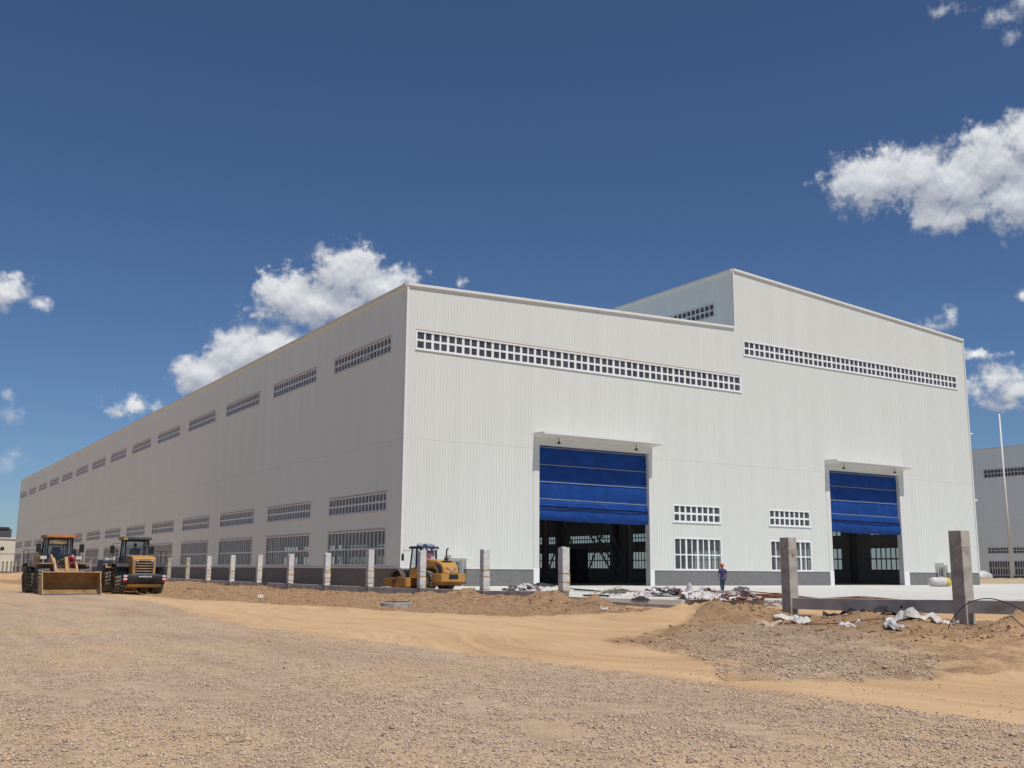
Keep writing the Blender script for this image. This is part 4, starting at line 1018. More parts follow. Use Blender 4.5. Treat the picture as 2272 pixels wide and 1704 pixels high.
# ------------------------------------------------------------------ road roller
def roller(loc, rz):
    V = empty('road_roller', loc, rz, label='yellow single drum road roller with a dark blue cab behind the wrapped posts', cat='road roller')
    # drum
    mb = MB(); mb.lathe([(-1.05, .70), (-1.05, .78), (1.05, .78), (1.05, .70)], 'x', 40, c=(0, 1.75, .78)); dr = mb.build('drum', M_DRUM, V, smooth=False)
    mb = MB(); mb.lathe([(-1.05, .775), (-.80, .775), (-.80, .70), (-1.05, .70)], 'x', 40, c=(-.02, 1.75, .78)); mb.lathe([(1.05, .775), (.80, .775), (.80, .70), (1.05, .70)], 'x', 40, c=(.02, 1.75, .78)); mb.build('drum_rim', M_DRUMI, dr)
    mb = MB(); mb.lathe([(-.82, .69), (-.82, .2), (.82, .2), (.82, .69)], 'x', 24, c=(0, 1.75, .78)); mb.build('drum_core', M_DARK, dr)
    # drum frame
    for s in (-1, 1):
        mb = MB(); x0, x1 = sorted((s*1.10, s*1.20)); mb.prism([(.55, .42), (.62, .98), (1.2, 1.05), (2.75, .92), (2.95, .62), (2.7, .38), (1.4, .32)], x0, x1, 'x'); f = mb.build('drum_frame', M_YELD, V, bevel=.02)
        mb = MB(); mb.lathe([(0, .14), (s*.03, .14), (s*.03, .10), (s*.0, .10)], 'x', 14, c=(s*1.2, 1.75, .70)); mb.build('hub', M_DARK, f)
        mb = MB(); x0, x1 = sorted((s*.85, s*1.26)); mb.box(x0, x1, .32, .60, .35, .98); mb.build('frame_block', M_YEL, V, bevel=.02)
    mb = MB(); mb.box(-1.1, 1.1, .36, .58, .45, .95); mb.box(-1.1, 1.1, 2.72, 2.88, .5, .85); mb.box(-.3, .3, -.5, .4, .5, .95); mb.build('cross_beam', M_YELD, V)
    # wheels
    for s in (-1, 1): wheel(V, s*.86, -1.45, .74, .52, s, M_ARM, lugs=20)
    # body
    mb = MB()
    mb.prism([(-2.95, 1.28), (-2.86, 1.70), (-2.62, 1.98), (-2.2, 2.14), (-1.4, 2.24), (-.55, 2.28), (-.55, 1.25), (-.75, 1.10), (-.85, 1.45), (-1.1, 1.62), (-1.8, 1.62), (-2.1, 1.45), (-2.2, 1.22)], -.70, .70, 'x')
    hd = mb.build('hood', M_YEL, V, bevel=.06)
    for s in (-1, 1):
        mb = MB(); x0, x1 = sorted((s*.70, s*.72)); mb.prism([(-2.75, 1.35), (-2.66, 1.72), (-2.35, 1.93), (-2.1, 1.95), (-2.1, 1.5), (-2.2, 1.32)], x0, x1, 'x'); mb.build('side_vent', M_CW, hd)
        mb = MB(); mb.tube([(s*.73, -2.3, 1.25), (s*.73, -2.25, 1.6), (s*.73, -2.0, 1.78), (s*.73, -.9, 1.78), (s*.73, -.7, 1.5)], .035, 6); mb.build('trim', M_YELD, hd)
    mb = MB(); mb.prism([(-2.97, 1.34), (-2.90, 1.70), (-2.88, 1.70), (-2.95, 1.34)], -.45, .45, 'x'); mb.build('rear_mesh', M_ARM, hd)
    mb = MB()
    bar((-.45, -2.93, 1.72), (0, -2.985, 1.38), .03, .03, mb); bar((.45, -2.93, 1.72), (0, -2.985, 1.38), .03, .03, mb); mb.build('mesh_bar', M_YEL, hd)
    mb = MB()
    for k in range(4): mb.box(-.40+.22*k, -.32+.22*k, -2.58, -2.30, 2.045+.0, 2.145)
    mb.build('louvre', M_DARK, hd)
    mb = MB(); mb.box(.30, .52, -2.05, -1.83, 2.1, 2.36); mb.tube([(.41, -1.94, 2.3), (.41, -1.94, 2.85), (.41, -2.0, 2.95), (.41, -2.12, 3.0)], .055, 8); mb.build('exhaust_pipe', M_STEELD, hd)
    mb = MB(); mb.box(-.22, -.12, -1.1, -1.0, 2.27, 2.45); mb.box(-.02, .08, -1.1, -1.0, 2.27, 2.45); mb.build('filler_cap', M_WHITE, hd)
    # rear bumper
    mb = MB(); mb.prism([(-1.12, -3.15), (-1.12, -2.55), (-.98, -2.0), (.98, -2.0), (1.12, -2.55), (1.12, -3.15)], .72, 1.28, 'z'); bp = mb.build('rear_bumper', M_YEL, V, bevel=.04)
    mb = MB(); mb.prism([(-1.05, -3.0), (-.9, -2.0), (.9, -2.0), (1.05, -3.0)], .50, .72, 'z'); mb.build('bumper_skirt', M_YELD, bp)
    mb = MB(); mb.box(-.42, .42, -3.17, -3.145, .92, 1.24); mb.build('rear_grille', M_DARK, bp)
    mb = MB()
    for s in (-1, 1): x0, x1 = sorted((s*.98, s*1.12)); mb.prism([(-2.0, .72), (-2.0, 1.28), (-.55, 1.28), (-.35, .9), (-.5, .6)], x0, x1, 'x') if s > 5 else None
    mb.box(-.9, .9, -.75, .45, .95, 1.28); mb.build('platform', M_YEL, V)
    # cab
    mb = MB(); mb.prism([(-.60, 1.28), (-.60, 1.75), (.55, 1.65), (.62, 1.28)], -.74, .74, 'x'); cab = mb.build('cab', M_YEL, V, bevel=.02)
    mb = MB()
    for s in (-1, 1):
        bar((s*.72, -.58, 1.7), (s*.70, -.50, 3.0), .11, .11, mb); bar((s*.72, .60, 1.5), (s*.68, .42, 3.0), .08, .08, mb); bar((s*.73, -.08, 1.6), (s*.70, -.08, 3.0), .10, .10, mb)
    mb.box(-.72, .72, -.62, -.55, 2.02, 2.2); mb.build('pillar', M_BLUEC, cab)
    mb = MB(); mb.prism([(-.72, 2.98), (-.74, 3.08), (-.6, 3.16), (.5, 3.16), (.66, 3.08), (.66, 2.98)], -.84, .84, 'x'); mb.build('cab_roof', M_BLUEC, cab, bevel=.03)
    mb = MB(); mb.prism([(-.55, 3.15), (-.50, 3.28), (-.2, 3.36), (.2, 3.33), (.35, 3.15)], -.1, .62, 'x'); mb.build('air_conditioner', mat('roof_unit', (.22, .26, .33), .4), cab, bevel=.05)
    mb = MB(); mb.lathe([(-.24, .02), (-.22, .12), (0, .20), (.22, .12), (.24, .02)], 'x', 14, c=(-.42, -.1, 3.22)); mb.build('roof_tank', M_STEEL, cab, smooth=True)
    mb = MB(); mb.add([(-.30, -.58, 2.2), (.50, -.58, 2.2), (.50, -.53, 2.86), (-.30, -.53, 2.86)], [(0, 1, 2, 3)]); mb.build('curtain', M_PINK, cab)
    for q in ([(-.66, -.60, 2.2), (.66, -.60, 2.2), (.64, -.53, 2.94), (-.64, -.53, 2.94)], [(-.74, -.5, 1.75), (-.74, .52, 1.65), (-.70, .42, 2.94), (-.70, -.46, 2.94)], [(.74, -.5, 1.75), (.74, .52, 1.65), (.70, .42, 2.94), (.70, -.46, 2.94)], [(-.66, .60, 1.66), (.66, .60, 1.66), (.64, .44, 2.94), (-.64, .44, 2.94)]):
        mb = MB(); mb.add(q, [(0, 1, 2, 3)]); mb.build('cab_window', M_GLASSD, cab)
    for x in (-.62, -.25, .45, .72):
        mb = MB(); mb.box(x-.06, x+.06, -.80, -.72, 2.90, 3.02); mb.build('roof_lamp', M_LAMP, cab)
    mb = MB(); mb.tube([(-.75, .45, 2.85), (-1.25, .75, 2.85), (-1.27, .77, 2.5)], .02, 6); mb.box(-1.36, -1.18, .74, .80, 2.15, 2.62); mb.build('mirror', M_DARK, V)
    return V
RO = roller((-2.75, -9.0, -.20), R(14)); RO.scale = (.95, .95, .95)

# ------------------------------------------------------------------ people
def skinned(name, pts, edges, material, parent=None, sub=1, root=0):
    me = bpy.data.meshes.new(name); me.from_pydata([p[:3] for p in pts], edges, [])
    o = bpy.data.objects.new(name, me); COL.objects.link(o); me.materials.append(material)
    if parent: o.parent = parent
    md = o.modifiers.new('skin', 'SKIN'); md.use_smooth_shade = True
    for i, p in enumerate(pts):
        r_ = p[3]; sv = me.skin_vertices[0].data[i]; sv.radius = (r_, r_) if not isinstance(r_, tuple) else r_; sv.use_root = (i == root)
    ms = o.modifiers.new('sub', 'SUBSURF'); ms.levels = sub; ms.render_levels = sub
    return o
def hand(pts, edges, wi, wrist, dirn, palmn, s):
    """adds palm and five bent fingers to a skin skeleton; dirn along the hand, palmn sideways"""
    d = Vector(dirn).normalized(); n = Vector(palmn).normalized(); b = d.cross(n); wv = Vector(wrist)
    c = wv+d*.05*s; pts.append((*c, .026*s)); ci = len(pts)-1; edges.append((wi, ci))
    for k, (off, ln) in enumerate(((-.030, .065), (-.010, .078), (.010, .072), (.030, .056))):
        k0 = c+n*off*s+d*.045*s; k1 = k0+d*ln*.5*s+b*.008; k2 = k1+d*ln*.45*s+b*.022
        i0 = len(pts); pts += [(*k0, .0095*s), (*k1, .009*s), (*k2, .0075*s)]; edges += [(ci, i0), (i0, i0+1), (i0+1, i0+2)]
    t0 = c+n*-.035*s-d*.01*s; t1 = t0+(d*.6-n*.6)*.045*s; i0 = len(pts); pts += [(*t0, .012*s), (*t1, .009*s)]; edges += [(ci, i0), (i0, i0+1)]
def worker(loc, rz):
    s = .99
    root = empty('person', loc, rz, label='person in a red hard hat, purple shirt and jeans walking by the sacks', cat='person')
    # +y is where the person faces; the left arm is bent forwards, the right hangs down
    pts = [(0, 0, .93, .10), (0, -.01, 1.10, .085), (0, 0, 1.28, .085), (0, -.01, 1.40, .07), (0, .01, 1.47, .052), (0, .02, 1.53, .055),
           (-.10, 0, .88, .085), (-.09, .05, .50, .055), (-.08, -.02, .09, .038), (-.08, .12, .035, .032),
           (.10, 0, .88, .085), (.09, .10, .50, .055), (.07, .14, .09, .038), (.07, .28, .035, .032),
           (-.19, -.01, 1.38, .055), (-.25, -.04, 1.12, .040), (-.22, .14, .98, .030),
           (.19, -.01, 1.38, .055), (.235, -.03, 1.10, .040), (.24, .02, .86, .028)]
    ed = [(0, 1), (1, 2), (2, 3), (3, 4), (4, 5), (0, 6), (6, 7), (7, 8), (8, 9), (0, 10), (10, 11), (11, 12), (12, 13), (3, 14), (14, 15), (15, 16), (3, 17), (17, 18), (18, 19)]
    # head as part of the same skin: skull, jaw, nose
    pts += [(0, .025, 1.60, .082), (0, .03, 1.67, .085), (0, .10, 1.585, .03), (0, .125, 1.615, .014)]
    ed += [(5, 20), (20, 21), (20, 22), (20, 23)]
    for sx_ in (-1, 1): pts.append((sx_*.088, .015, 1.605, .014)); ed.append((20, len(pts)-1))
    hand(pts, ed, 16, pts[16][:3], (.2, .8, -.2), (0, .2, 1), s); hand(pts, ed, 19, pts[19][:3], (0, .1, -1), (0, 1, 0), s)
    skinned('body', pts, ed, M_SKIN, root, 1)
    sp = [(0, -.01, .93, (.165, .12)), (0, -.01, 1.10, (.155, .12)), (0, -.02, 1.27, (.19, .14)), (0, -.01, 1.38, (.15, .12)), (0, 0, 1.43, .085), (-.20, -.01, 1.375, .075), (-.25, -.04, 1.14, .062), (.20, -.01, 1.375, .075), (.24, -.03, 1.14, .062), (0, -.01, .80, (.17, .125))]
    skinned('shirt', sp, [(9, 0), (0, 1), (1, 2), (2, 3), (3, 4), (3, 5), (5, 6), (3, 7), (7, 8)], M_TSH, root, 1)
    tp = [(0, 0, .90, .135), (-.095, 0, .84, .10), (-.09, .05, .50, .078), (-.08, -.02, .10, .062), (.095, 0, .84, .10), (.09, .10, .50, .078), (.07, .14, .10, .062)]
    skinned('trousers', tp, [(0, 1), (1, 2), (2, 3), (0, 4), (4, 5), (5, 6)], M_JEAN, root, 1)
    mb = MB(); mb.lathe([(1.63, .165), (1.64, .125), (1.70, .118), (1.75, .085), (1.775, .03), (1.78, .001)], 'z', 16, c=(0, .03, 0)); mb.prism([(-.09, .12), (.09, .12), (.06, .21), (-.06, .21)], 1.635, 1.65, 'z')
    mb.build('hard_hat', M_HELM, root, smooth=True)
    mb = MB(); mb.lathe([(1.55, .06), (1.60, .088), (1.64, .09)], 'z', 14, c=(0, .005, 0)); mb.build('hair', M_HAIR, root, smooth=True)
    for x, y in ((-.08, .05), (.07, .21)):
        mb = MB(); mb.prism([(x-.045, y-.12), (x+.045, y-.12), (x+.05, y+.08), (x, y+.14), (x-.05, y+.08)], .0, .08, 'z'); mb.build('shoe', M_DARK, root, bevel=.02)
worker((10.35, -23.75, 0.0), R(-20))
def driver(loc, rz):
    root = empty('person', loc, rz, label='driver in dark clothes sitting in the cab of the rear facing wheel loader', cat='person')
    pts = [(0, 0, .10, .13), (0, -.02, .35, .14), (0, 0, .52, .10), (0, .01, .60, .05), (0, .02, .72, .085), (0, .03, .78, .08), (0, .105, .70, .02),
           (-.19, 0, .50, .055), (-.24, .10, .28, .042), (-.14, .34, .36, .03), (.19, 0, .50, .055), (.24, .10, .28, .042), (.14, .34, .36, .03), (-.10, .08, .10, .08), (-.11, .48, .12, .06), (-.11, .50, -.25, .04), (.10, .08, .10, .08), (.11, .48, .12, .06), (.11, .50, -.25, .04)]
    ed = [(0, 1), (1, 2), (2, 3), (3, 4), (4, 5), (4, 6), (2, 7), (7, 8), (8, 9), (2, 10), (10, 11), (11, 12), (0, 13), (13, 14), (14, 15), (0, 16), (16, 17), (17, 18)]
    hand(pts, ed, 9, pts[9][:3], (.2, .9, .1), (1, 0, .3), 1); hand(pts, ed, 12, pts[12][:3], (-.2, .9, .1), (-1, 0, .3), 1)
    skinned('body', pts, ed, M_SKIN, root, 1)
    sp = [(0, 0, .05, .16), (0, -.02, .33, .165), (0, 0, .50, .12), (-.19, 0, .49, .075), (-.24, .10, .29, .06), (-.16, .30, .35, .045), (.19, 0, .49, .075), (.24, .10, .29, .06), (.16, .30, .35, .045)]
    skinned('jacket', sp, [(0, 1), (1, 2), (2, 3), (3, 4), (4, 5), (2, 6), (6, 7), (7, 8)], M_STEELD, root, 1)
    mb = MB(); mb.lathe([(.70, .095), (.78, .10), (.84, .07), (.87, .001)], 'z', 14, c=(0, .02, 0)); mb.prism([(-.08, .08), (.08, .08), (.05, .19), (-.05, .19)], .785, .80, 'z'); mb.build('cap', M_DARK, root, smooth=True)
driver((-21.5, -9.28, 1.78), R(-1))

# ------------------------------------------------------------------ sacks, tarps, odds and ends
def crumpled_heap(name, cx, cy, z, rx, ry, h, rot, material, label, cat, seed, ridge=1., n=46, group=None, tatter=.35):
    """a heap of crumpled sheet: irregular outline, deep folds"""
    vs = []; fs = []; idm = {}
    ca, sa = math.cos(rot), math.sin(rot)
    for j in range(n+1):
        for i in range(n+1):
            u, v = i/n*2-1, j/n*2-1
            d = math.hypot(u, v); ang = math.atan2(v, u)
            lim = .86+tatter*mnoise.noise(Vector((math.cos(ang)*1.7, math.sin(ang)*1.7, seed)))
            if d > lim: continue
            p = Vector((u*2.2, v*2.2, seed*3.1))
            f = 1-abs(mnoise.noise(p*1.3))*2; g = 1-abs(mnoise.noise(p*3.1+Vector((5, 1, 2))))*2; q = mnoise.noise(p*6.5)
            prof = max(0, 1-(d/lim)**2)**.7
            zz = h*prof*(.55+.30*ridge*f+.28*ridge*g+.20*q)+.02+(.06*max(0, g) if d > lim*.8 else 0)
            x = u*rx+.10*mnoise.noise(p*2+Vector((9, 0, 0)))*rx; y = v*ry+.10*mnoise.noise(p*2+Vector((0, 9, 0)))*ry
            idm[(i, j)] = len(vs); vs.append((x*ca-y*sa, x*sa+y*ca, zz))
    for j in range(n):
        for i in range(n):
            k = [(i, j), (i+1, j), (i+1, j+1), (i, j+1)]
            if all(q in idm for q in k): fs.append(tuple(idm[q] for q in k))
    mb = MB(); mb.add(vs, fs); o = mb.build(name, material, None, smooth=False); o.location = (cx, cy, z)
    md = o.modifiers.new('thick', 'SOLIDIFY'); md.thickness = .012
    return tag(o, label, cat, group)
def sack_pile(cx, cy, rx, ry, h, rot, label, seed, count=34, m=None):
    """empty woven sacks thrown in a heap; one object"""
    rr = random.Random(seed); mb = MB(); ca, sa = math.cos(rot), math.sin(rot)
    for k in range(count):
        a = rr.uniform(0, 6.28); d = rr.uniform(0, 1)**.6; u, v = d*math.cos(a), d*math.sin(a)
        X, Y = u*rx*ca-v*ry*sa, u*rx*sa+v*ry*ca; Z = h*(1-d*d)*rr.uniform(.15, .85)
        T = Matrix.Translation((X, Y, Z)) @ Matrix.Rotation(rr.uniform(0, 6.28), 4, 'Z') @ Matrix.Rotation(rr.uniform(-.5, .5)+rr.choice((0, 0, .5)), 4, 'X') @ Matrix.Rotation(rr.uniform(-.4, .4), 4, 'Y')
        L, W = rr.uniform(.35, .75), rr.uniform(.14, .34); n = 8; vs = []; fs = []; sd_ = rr.uniform(0, 50)
        for j in range(n+1):
            for i in range(n+1):
                x, y = (i/n-.5)*2*L, (j/n-.5)*2*W*(1-.35*abs(i/n-.5))
                z = .16*mnoise.noise(Vector((x*3.5, y*5, sd_)))+.07*mnoise.noise(Vector((x*9, y*11, sd_)))-.15*(x/L)**2*.6
                vs.append((x, y+.08*mnoise.noise(Vector((x*4, 7, sd_))), max(z, -Z+.01) if False else z))
        for j in range(n):
            for i in range(n): b_ = j*(n+1)+i; fs.append((b_, b_+1, b_+n+2, b_+n+1))
        mb.add(vs, fs, rr.choice((0, 0, 1, 1, 2)), T)
    mb.v = [(x, y, max(z, .005+.02*rr.random())) for x, y, z in mb.v]
    o = mb.build('sack_heap', m or [M_SACK, M_SACKW, mat('pink_striped_sack', (.42, .27, .26), .7, var=.3, vscale=6)], None); o.location = (cx, cy, 0)
    return tag(o, label, 'sacks', 'heaps of empty woven sacks')
sack_pile(1.1, -15.6, 1.15, .7, .52, .3, 'small heap of pale woven sacks on the apron left of the nearer blue door', 3, 26)
sack_pile(.5, -29.7, 1.7, .85, .58, -.5, 'heap of white woven sacks on the apron below the nearer blue door', 5, 44)
sack_pile(-.9, -35.6, 2.0, .9, .62, -.75, 'widest heap of pinkish sacks at the feet of the person', 8, 54)
crumpled_heap('sack_bundle', -2.6, -36.0, -.05, .85, .55, .55, -.6, M_SACKW, 'rounded white sack bundle at the near end of the widest sack heap', 'sack', 21, .6, 30)
crumpled_heap('sack_tuft', -1.7, -34.1, 0, .32, .30, .75, .2, M_SACK, 'upright tuft of sack between the two white heaps', 'sack', 23, 1., 22)
crumpled_heap('net_pile', -.2, -26.9, 0, 1.2, .45, .34, -.45, M_TARPG, 'grey green shade net in a pile beside the plank', 'net', 31, .8, 40)
crumpled_heap('black_sheet', 8.0, -6.9, 0, 1.3, .5, .35, -.3, M_TARP, 'dark sheet crumpled at the left foot of the nearer blue door', 'sheet', 33, .9, 30)
crumpled_heap('black_sheet', -4.35, -30.4, 0.0, .28, 1.1, .16, 0, M_TARP, 'black plastic sheet lying on the apron edge near the first post', 'sheet', 35, .8, 30)
crumpled_heap('black_sheet', -3.9, -33.2, -.12, .40, .6, .24, .3, M_TARP, 'black plastic sheet hanging over the apron edge below the white sacks', 'sheet', 37, .9, 30)
mb = MB(); bar((4.5, -16.3, .06), (3.3, -20.6, .06), .18, .06, mb); bar((4.2, -16.2, .13), (2.2, -21.4, .13), .10, .05, mb)
tag(mb.build('timber_beam', M_TARP), 'long dark timbers lying on the apron before the nearer blue door', 'timber')
mb = MB(); bar((.1, -24.2, .05), (1.2, -25.3, .42), .30, .04, mb); tag(mb.build('plank', M_PLANK), 'short light wooden plank leaning on the grey green net', 'plank')
# rebar bundle
mb = MB(); rr = random.Random(4)
for k in range(26):
    y0 = -36.1+rr.uniform(-.5, .5); a = (.0+rr.uniform(-.3, .6), y0+rr.uniform(-.5, .3), .08+rr.uniform(0, .38)); b = (2.6+rr.uniform(-.9, .3), -37.6+rr.uniform(-.5, .5), .03+rr.uniform(0, .1)); c = ((a[0]+b[0])/2, (a[1]+b[1])/2, (a[2]+b[2])/2+rr.uniform(0, .1))
    mb.tube([a, c, b], .014, 4)
tag(mb.build('rebar_bundle', M_REBAR), 'rusty rebar bundle trailing from the sack heap towards the bare post', 'rebar')
mb = MB()
for k in range(14):
    x0 = 4.2+rr.uniform(-.3, .3); mb.tube([(x0-2.6, -37.9+rr.uniform(-.4, .4)-.0, .03), (x0, -39+rr.uniform(-.2, .2), .10+rr.uniform(0, .14)), (x0+2.4, -40.0+rr.uniform(-.4, .4), .03)], .012, 4)
tag(mb.build('rebar_bundle', M_REBAR), 'low arched rusty bars lying behind the beam between the bare posts', 'rebar')
# wrapped roll, white bags by the corner
mb = MB(); mb.tube([(52.6, -8.0, .42), (53.1, -8.0, .46), (54.6, -7.8, .44), (54.9, -7.8, .42)], [.40, .44, .44, .38], 14); ro = mb.build('wrapped_roll', M_SACKW, None, smooth=True)
mb = MB(); mb.tube([(54.85, -7.8, .44), (55.3, -7.75, .42), (55.75, -7.7, .30), (55.9, -7.7, .15)], [.43, .45, .33, .12], 12); mb.build('yellow_end', M_YPLAST, ro, smooth=True)
tag(ro, 'white wrapped roll with a yellow end lying below the right side door', 'roll')
mb = MB(); mb.tube([(98, 17.3, .45), (98.6, 17.4, .8), (103.5, 20, .85), (104, 20.3, .6), (104.6, 20.6, .8), (109.5, 23.2, .75), (110.5, 23.6, .3)], [.5, .8, .85, .6, .8, .65, .25], 12)
tag(mb.build('bulk_bags', M_SACKW, None, smooth=True), 'long white bags tied in the middle beyond the hall corner', 'bag')
# pole
mb = MB(); mb.tube([(129.4, 31.9, -.2), (129.4, 31.9, 28.4)], [.25, .13], 12); po = mb.build('pole', M_POLE, None, smooth=True); tag(po, 'tall slim cream pole at the right edge before the grey hall', 'pole')
mb = MB(); mb.tube([(129.4, 31.9, -.3), (129.4, 31.9, .25)], .8, 12); mb.build('pole_base', M_CONC, po)
mb = MB(); mb.tube([(147.5, 51.3, -.3), (147.5, 51.3, 6.5), (147.6, 51.0, 8.0), (147.6, 50.2, 8.4), (147.6, 49.9, 7.6), (147.6, 50.4, 6.2), (147.5, 51.0, 6.0)], .16, 8); tag(mb.build('hose_pole', M_STEEL), 'thin grey post with a looped hose by the wall of the grey hall', 'post')
mb = MB(); mb.tube([(122, 29.2, .1), (126.5, 31.4, .2), (128, 31.9, .15)], .28, 8); tag(mb.build('pipe', M_STEEL), 'grey pipe lying on soil at the foot of the cream pole', 'pipe')
# manhole ring
mh = empty('manhole', (-15.9, -32.0, -.42), label='round concrete manhole ring with a dark open cover in the soil strip', cat='manhole')
mb = MB(); mb.lathe([(0, .66), (.34, .66), (.36, .63), (.36, .50), (0, .50), (0, .66)], 'z', 28); mb.build('concrete_ring', M_CONCP, mh)
mb = MB(); mb.lathe([(.30, .50), (.30, .001)], 'z', 24); mb.build('shaft_shade', M_DARK, mh)  # flat dark disc painted as the unlit depth of the shaft
mb = MB(); mb.box(-.40, .42, -.40, .40, .37, .395); cv = mb.build('cover', M_CW, mh); cv.rotation_euler = (0, 0, .5)
# cables
def cable(name, pts, r, label, m=M_CABLE):
    P_ = [Vector(p) for p in pts]; out = []
    for i in range(len(P_)-1):
        p0, p1, p2, p3 = P_[max(i-1, 0)], P_[i], P_[i+1], P_[min(i+2, len(P_)-1)]
        for k in range(8):
            t = k/8; out.append(.5*((2*p1)+(-p0+p2)*t+(2*p0-5*p1+4*p2-p3)*t*t+(-p0+3*p1-3*p2+p3)*t**3))
    out.append(P_[-1]); mb = MB(); mb.tube(out, r, 6); return tag(mb.build(name, m, None, smooth=True), label, 'cable')
cable('cable', [(-8.5, -52.5, hz(-8.5, -52.5)-.05), (-8.35, -52.65, .08), (-8.1, -53.0, .48), (-8.0, -53.6, .60), (-8.05, -54.3, .42), (-8.2, -54.9, .12), (-8.5, -55.0, hz(-8.5, -55)-.05)], .015, 'thick dark cable arching out of the soil beside the taller bare post')
zz = lambda x, y: hz(x, y)+.04
cable('cable', [(x, y, zz(x, y)+dz) for x, y, dz in ((-10.4, -47.9, .02), (-10.0, -48.9, .03), (-9.3, -49.6, .08), (-8.6, -50.0, .10), (-7.6, -50.2, .05), (-6.8, -50.3, .04))], .016, 'thin dark cable lying on the soil between the two white torn bags')
cable('cable', [(x, y, zz(x, y)+.03) for x, y in ((-6.4, -19.5), (-6.7, -21.6), (-6.5, -23.5), (-6.8, -25.5), (-6.6, -27.8))], .02, 'black cable sagging along the mounds by the wrapped posts')
mb = MB(); mb.tube([(-5.35, -43.2, -.35), (-5.1, -43.7, .05)], .018, 5); tag(mb.build('steel_rod', M_REBAR), 'rusty rod leaning at the foot of the shorter bare post', 'rod')
# torn white bags on the mounds
def drape(name, pts, wd, material, label, seed):
    """a torn bag draped along a line over the soil"""
    rr = random.Random(seed); P_ = [Vector((x, y, 0)) for x, y in pts]; vs = []; fs = []; n = 8
    L = []
    for i in range(len(P_)-1):
        for k in range(7): L.append(P_[i].lerp(P_[i+1], k/7))
    L.append(P_[-1])
    for i, p in enumerate(L):
        d = (L[min(i+1, len(L)-1)]-L[max(i-1, 0)]).normalized(); nn = Vector((-d.y, d.x, 0)); t = i/(len(L)-1)
        wloc = wd*(.5+.9*abs(mnoise.noise(Vector((t*6, seed, 0)))))*(math.sin(math.pi*min(1, .12+t*.95))**.4)
        for k in range(n+1):
            s = (k/n-.5)*2; q = p+nn*(s*wloc+.06*mnoise.noise(Vector((t*9, s*2, seed))))
            zz_ = hz(q.x, q.y)+.05+.17*abs(mnoise.noise(Vector((q.x*3.2, q.y*3.2, seed))))+.10*(1-s*s)+.05*mnoise.noise(Vector((q.x*9, q.y*9, seed)))
            vs.append((q.x, q.y, zz_))
    for i in range(len(L)-1):
        for k in range(n): a = i*(n+1)+k; fs.append((a, a+1, a+n+2, a+n+1))
    mb = MB(); mb.add(vs, fs); o = mb.build(name, material, None)
    md = o.modifiers.new('thick', 'SOLIDIFY'); md.thickness = .01
    return tag(o, label, 'bag')
drape('torn_bag', [(-9.6, -46.9), (-9.0, -47.2), (-8.8, -47.6), (-9.4, -48.0), (-10.2, -48.3)], .26, M_SACKW, 'torn white bag on the soil beside the shorter bare post', 4)
drape('torn_bag', [(-10.1, -52.3), (-9.7, -51.6), (-9.1, -51.0), (-8.9, -50.9), (-8.6, -51.5), (-8.0, -51.7), (-7.3, -51.6), (-7.2, -52.0)], .24, M_SACKW, 'larger torn white bag draped over the mound between the bare posts', 9)
drape('torn_bag', [(-12.0, -48.5), (-11.6, -48.8), (-11.2, -48.9)], .12, mat('buff_sack', (.52, .40, .28), .8), 'small buff rag on bare soil near the gateway mound', 14)
drape('torn_bag', [(-9.9, -49.8), (-9.6, -50.0), (-9.4, -50.2)], .10, M_SACKW, 'small white scrap between the two torn bags', 15)
drape('net_cover', [(-7.1, -46.8), (-6.8, -47.6), (-6.6, -48.6), (-6.2, -49.3), (-6.3, -50.0)], .28, M_TARP, 'black netting laid on the mound under the bare beam', 22)
drape('net_cover', [(-6.9, -54.9), (-6.6, -55.6), (-6.4, -56.3)], .45, M_TARPG, 'grey green netting over the stony mound at the right edge', 25)
rr = random.Random(77)
spots = [(-18.9, -30.2, 'white'), (-19.4, -26.5, 'white'), (-11, -15, 'white'), (-12.2, -8.8, 'white'), (-15.8, 2, 'white'), (-13.0, -37.5, 'pale')]
for k, (x, y, nm) in enumerate([(-14.9, -30.0, 'on the soil right of the manhole ring'), (-17.6, -19.5, 'on the soil below the fourth wrapped post'), (-18.6, 2.5, 'on the soil right of the rear facing loader'), (-9.9, -38.0, 'at the gateway edge of the track')]):
    drape('paper_scrap', [(x, y), (x+.25, y-.2)], .13, M_SACKW, 'white paper scrap '+nm, 40+k)['category'] = 'scrap'
# stump of brushwood on the beam
mb = MB()
for k in range(26):
    a = rr.uniform(0, 6.28); t = rr.uniform(.15, .45); mb.tube([(0, 0, 0), (t*.6*math.cos(a), t*.6*math.sin(a), rr.uniform(.1, .35)), (t*math.cos(a), t*math.sin(a), rr.uniform(.2, .65))], [.02, .012, .006], 4)
o = mb.build('dry_brush', M_BARK, None); o.location = (-6.3, 12.3, -.1); tag(o, 'dry brown brushwood standing against the beam between two wrapped posts', 'brush')
mb = MB(); mb.box(-.7, .7, -.05, .05, 0, .05); o = mb.build('board', M_STEELD, None); o.location = (-14.6, 2.2, -.22); o.rotation_euler = (0, .05, -.4); tag(o, 'dark board lying flat on the soil left of the manhole ring', 'board')

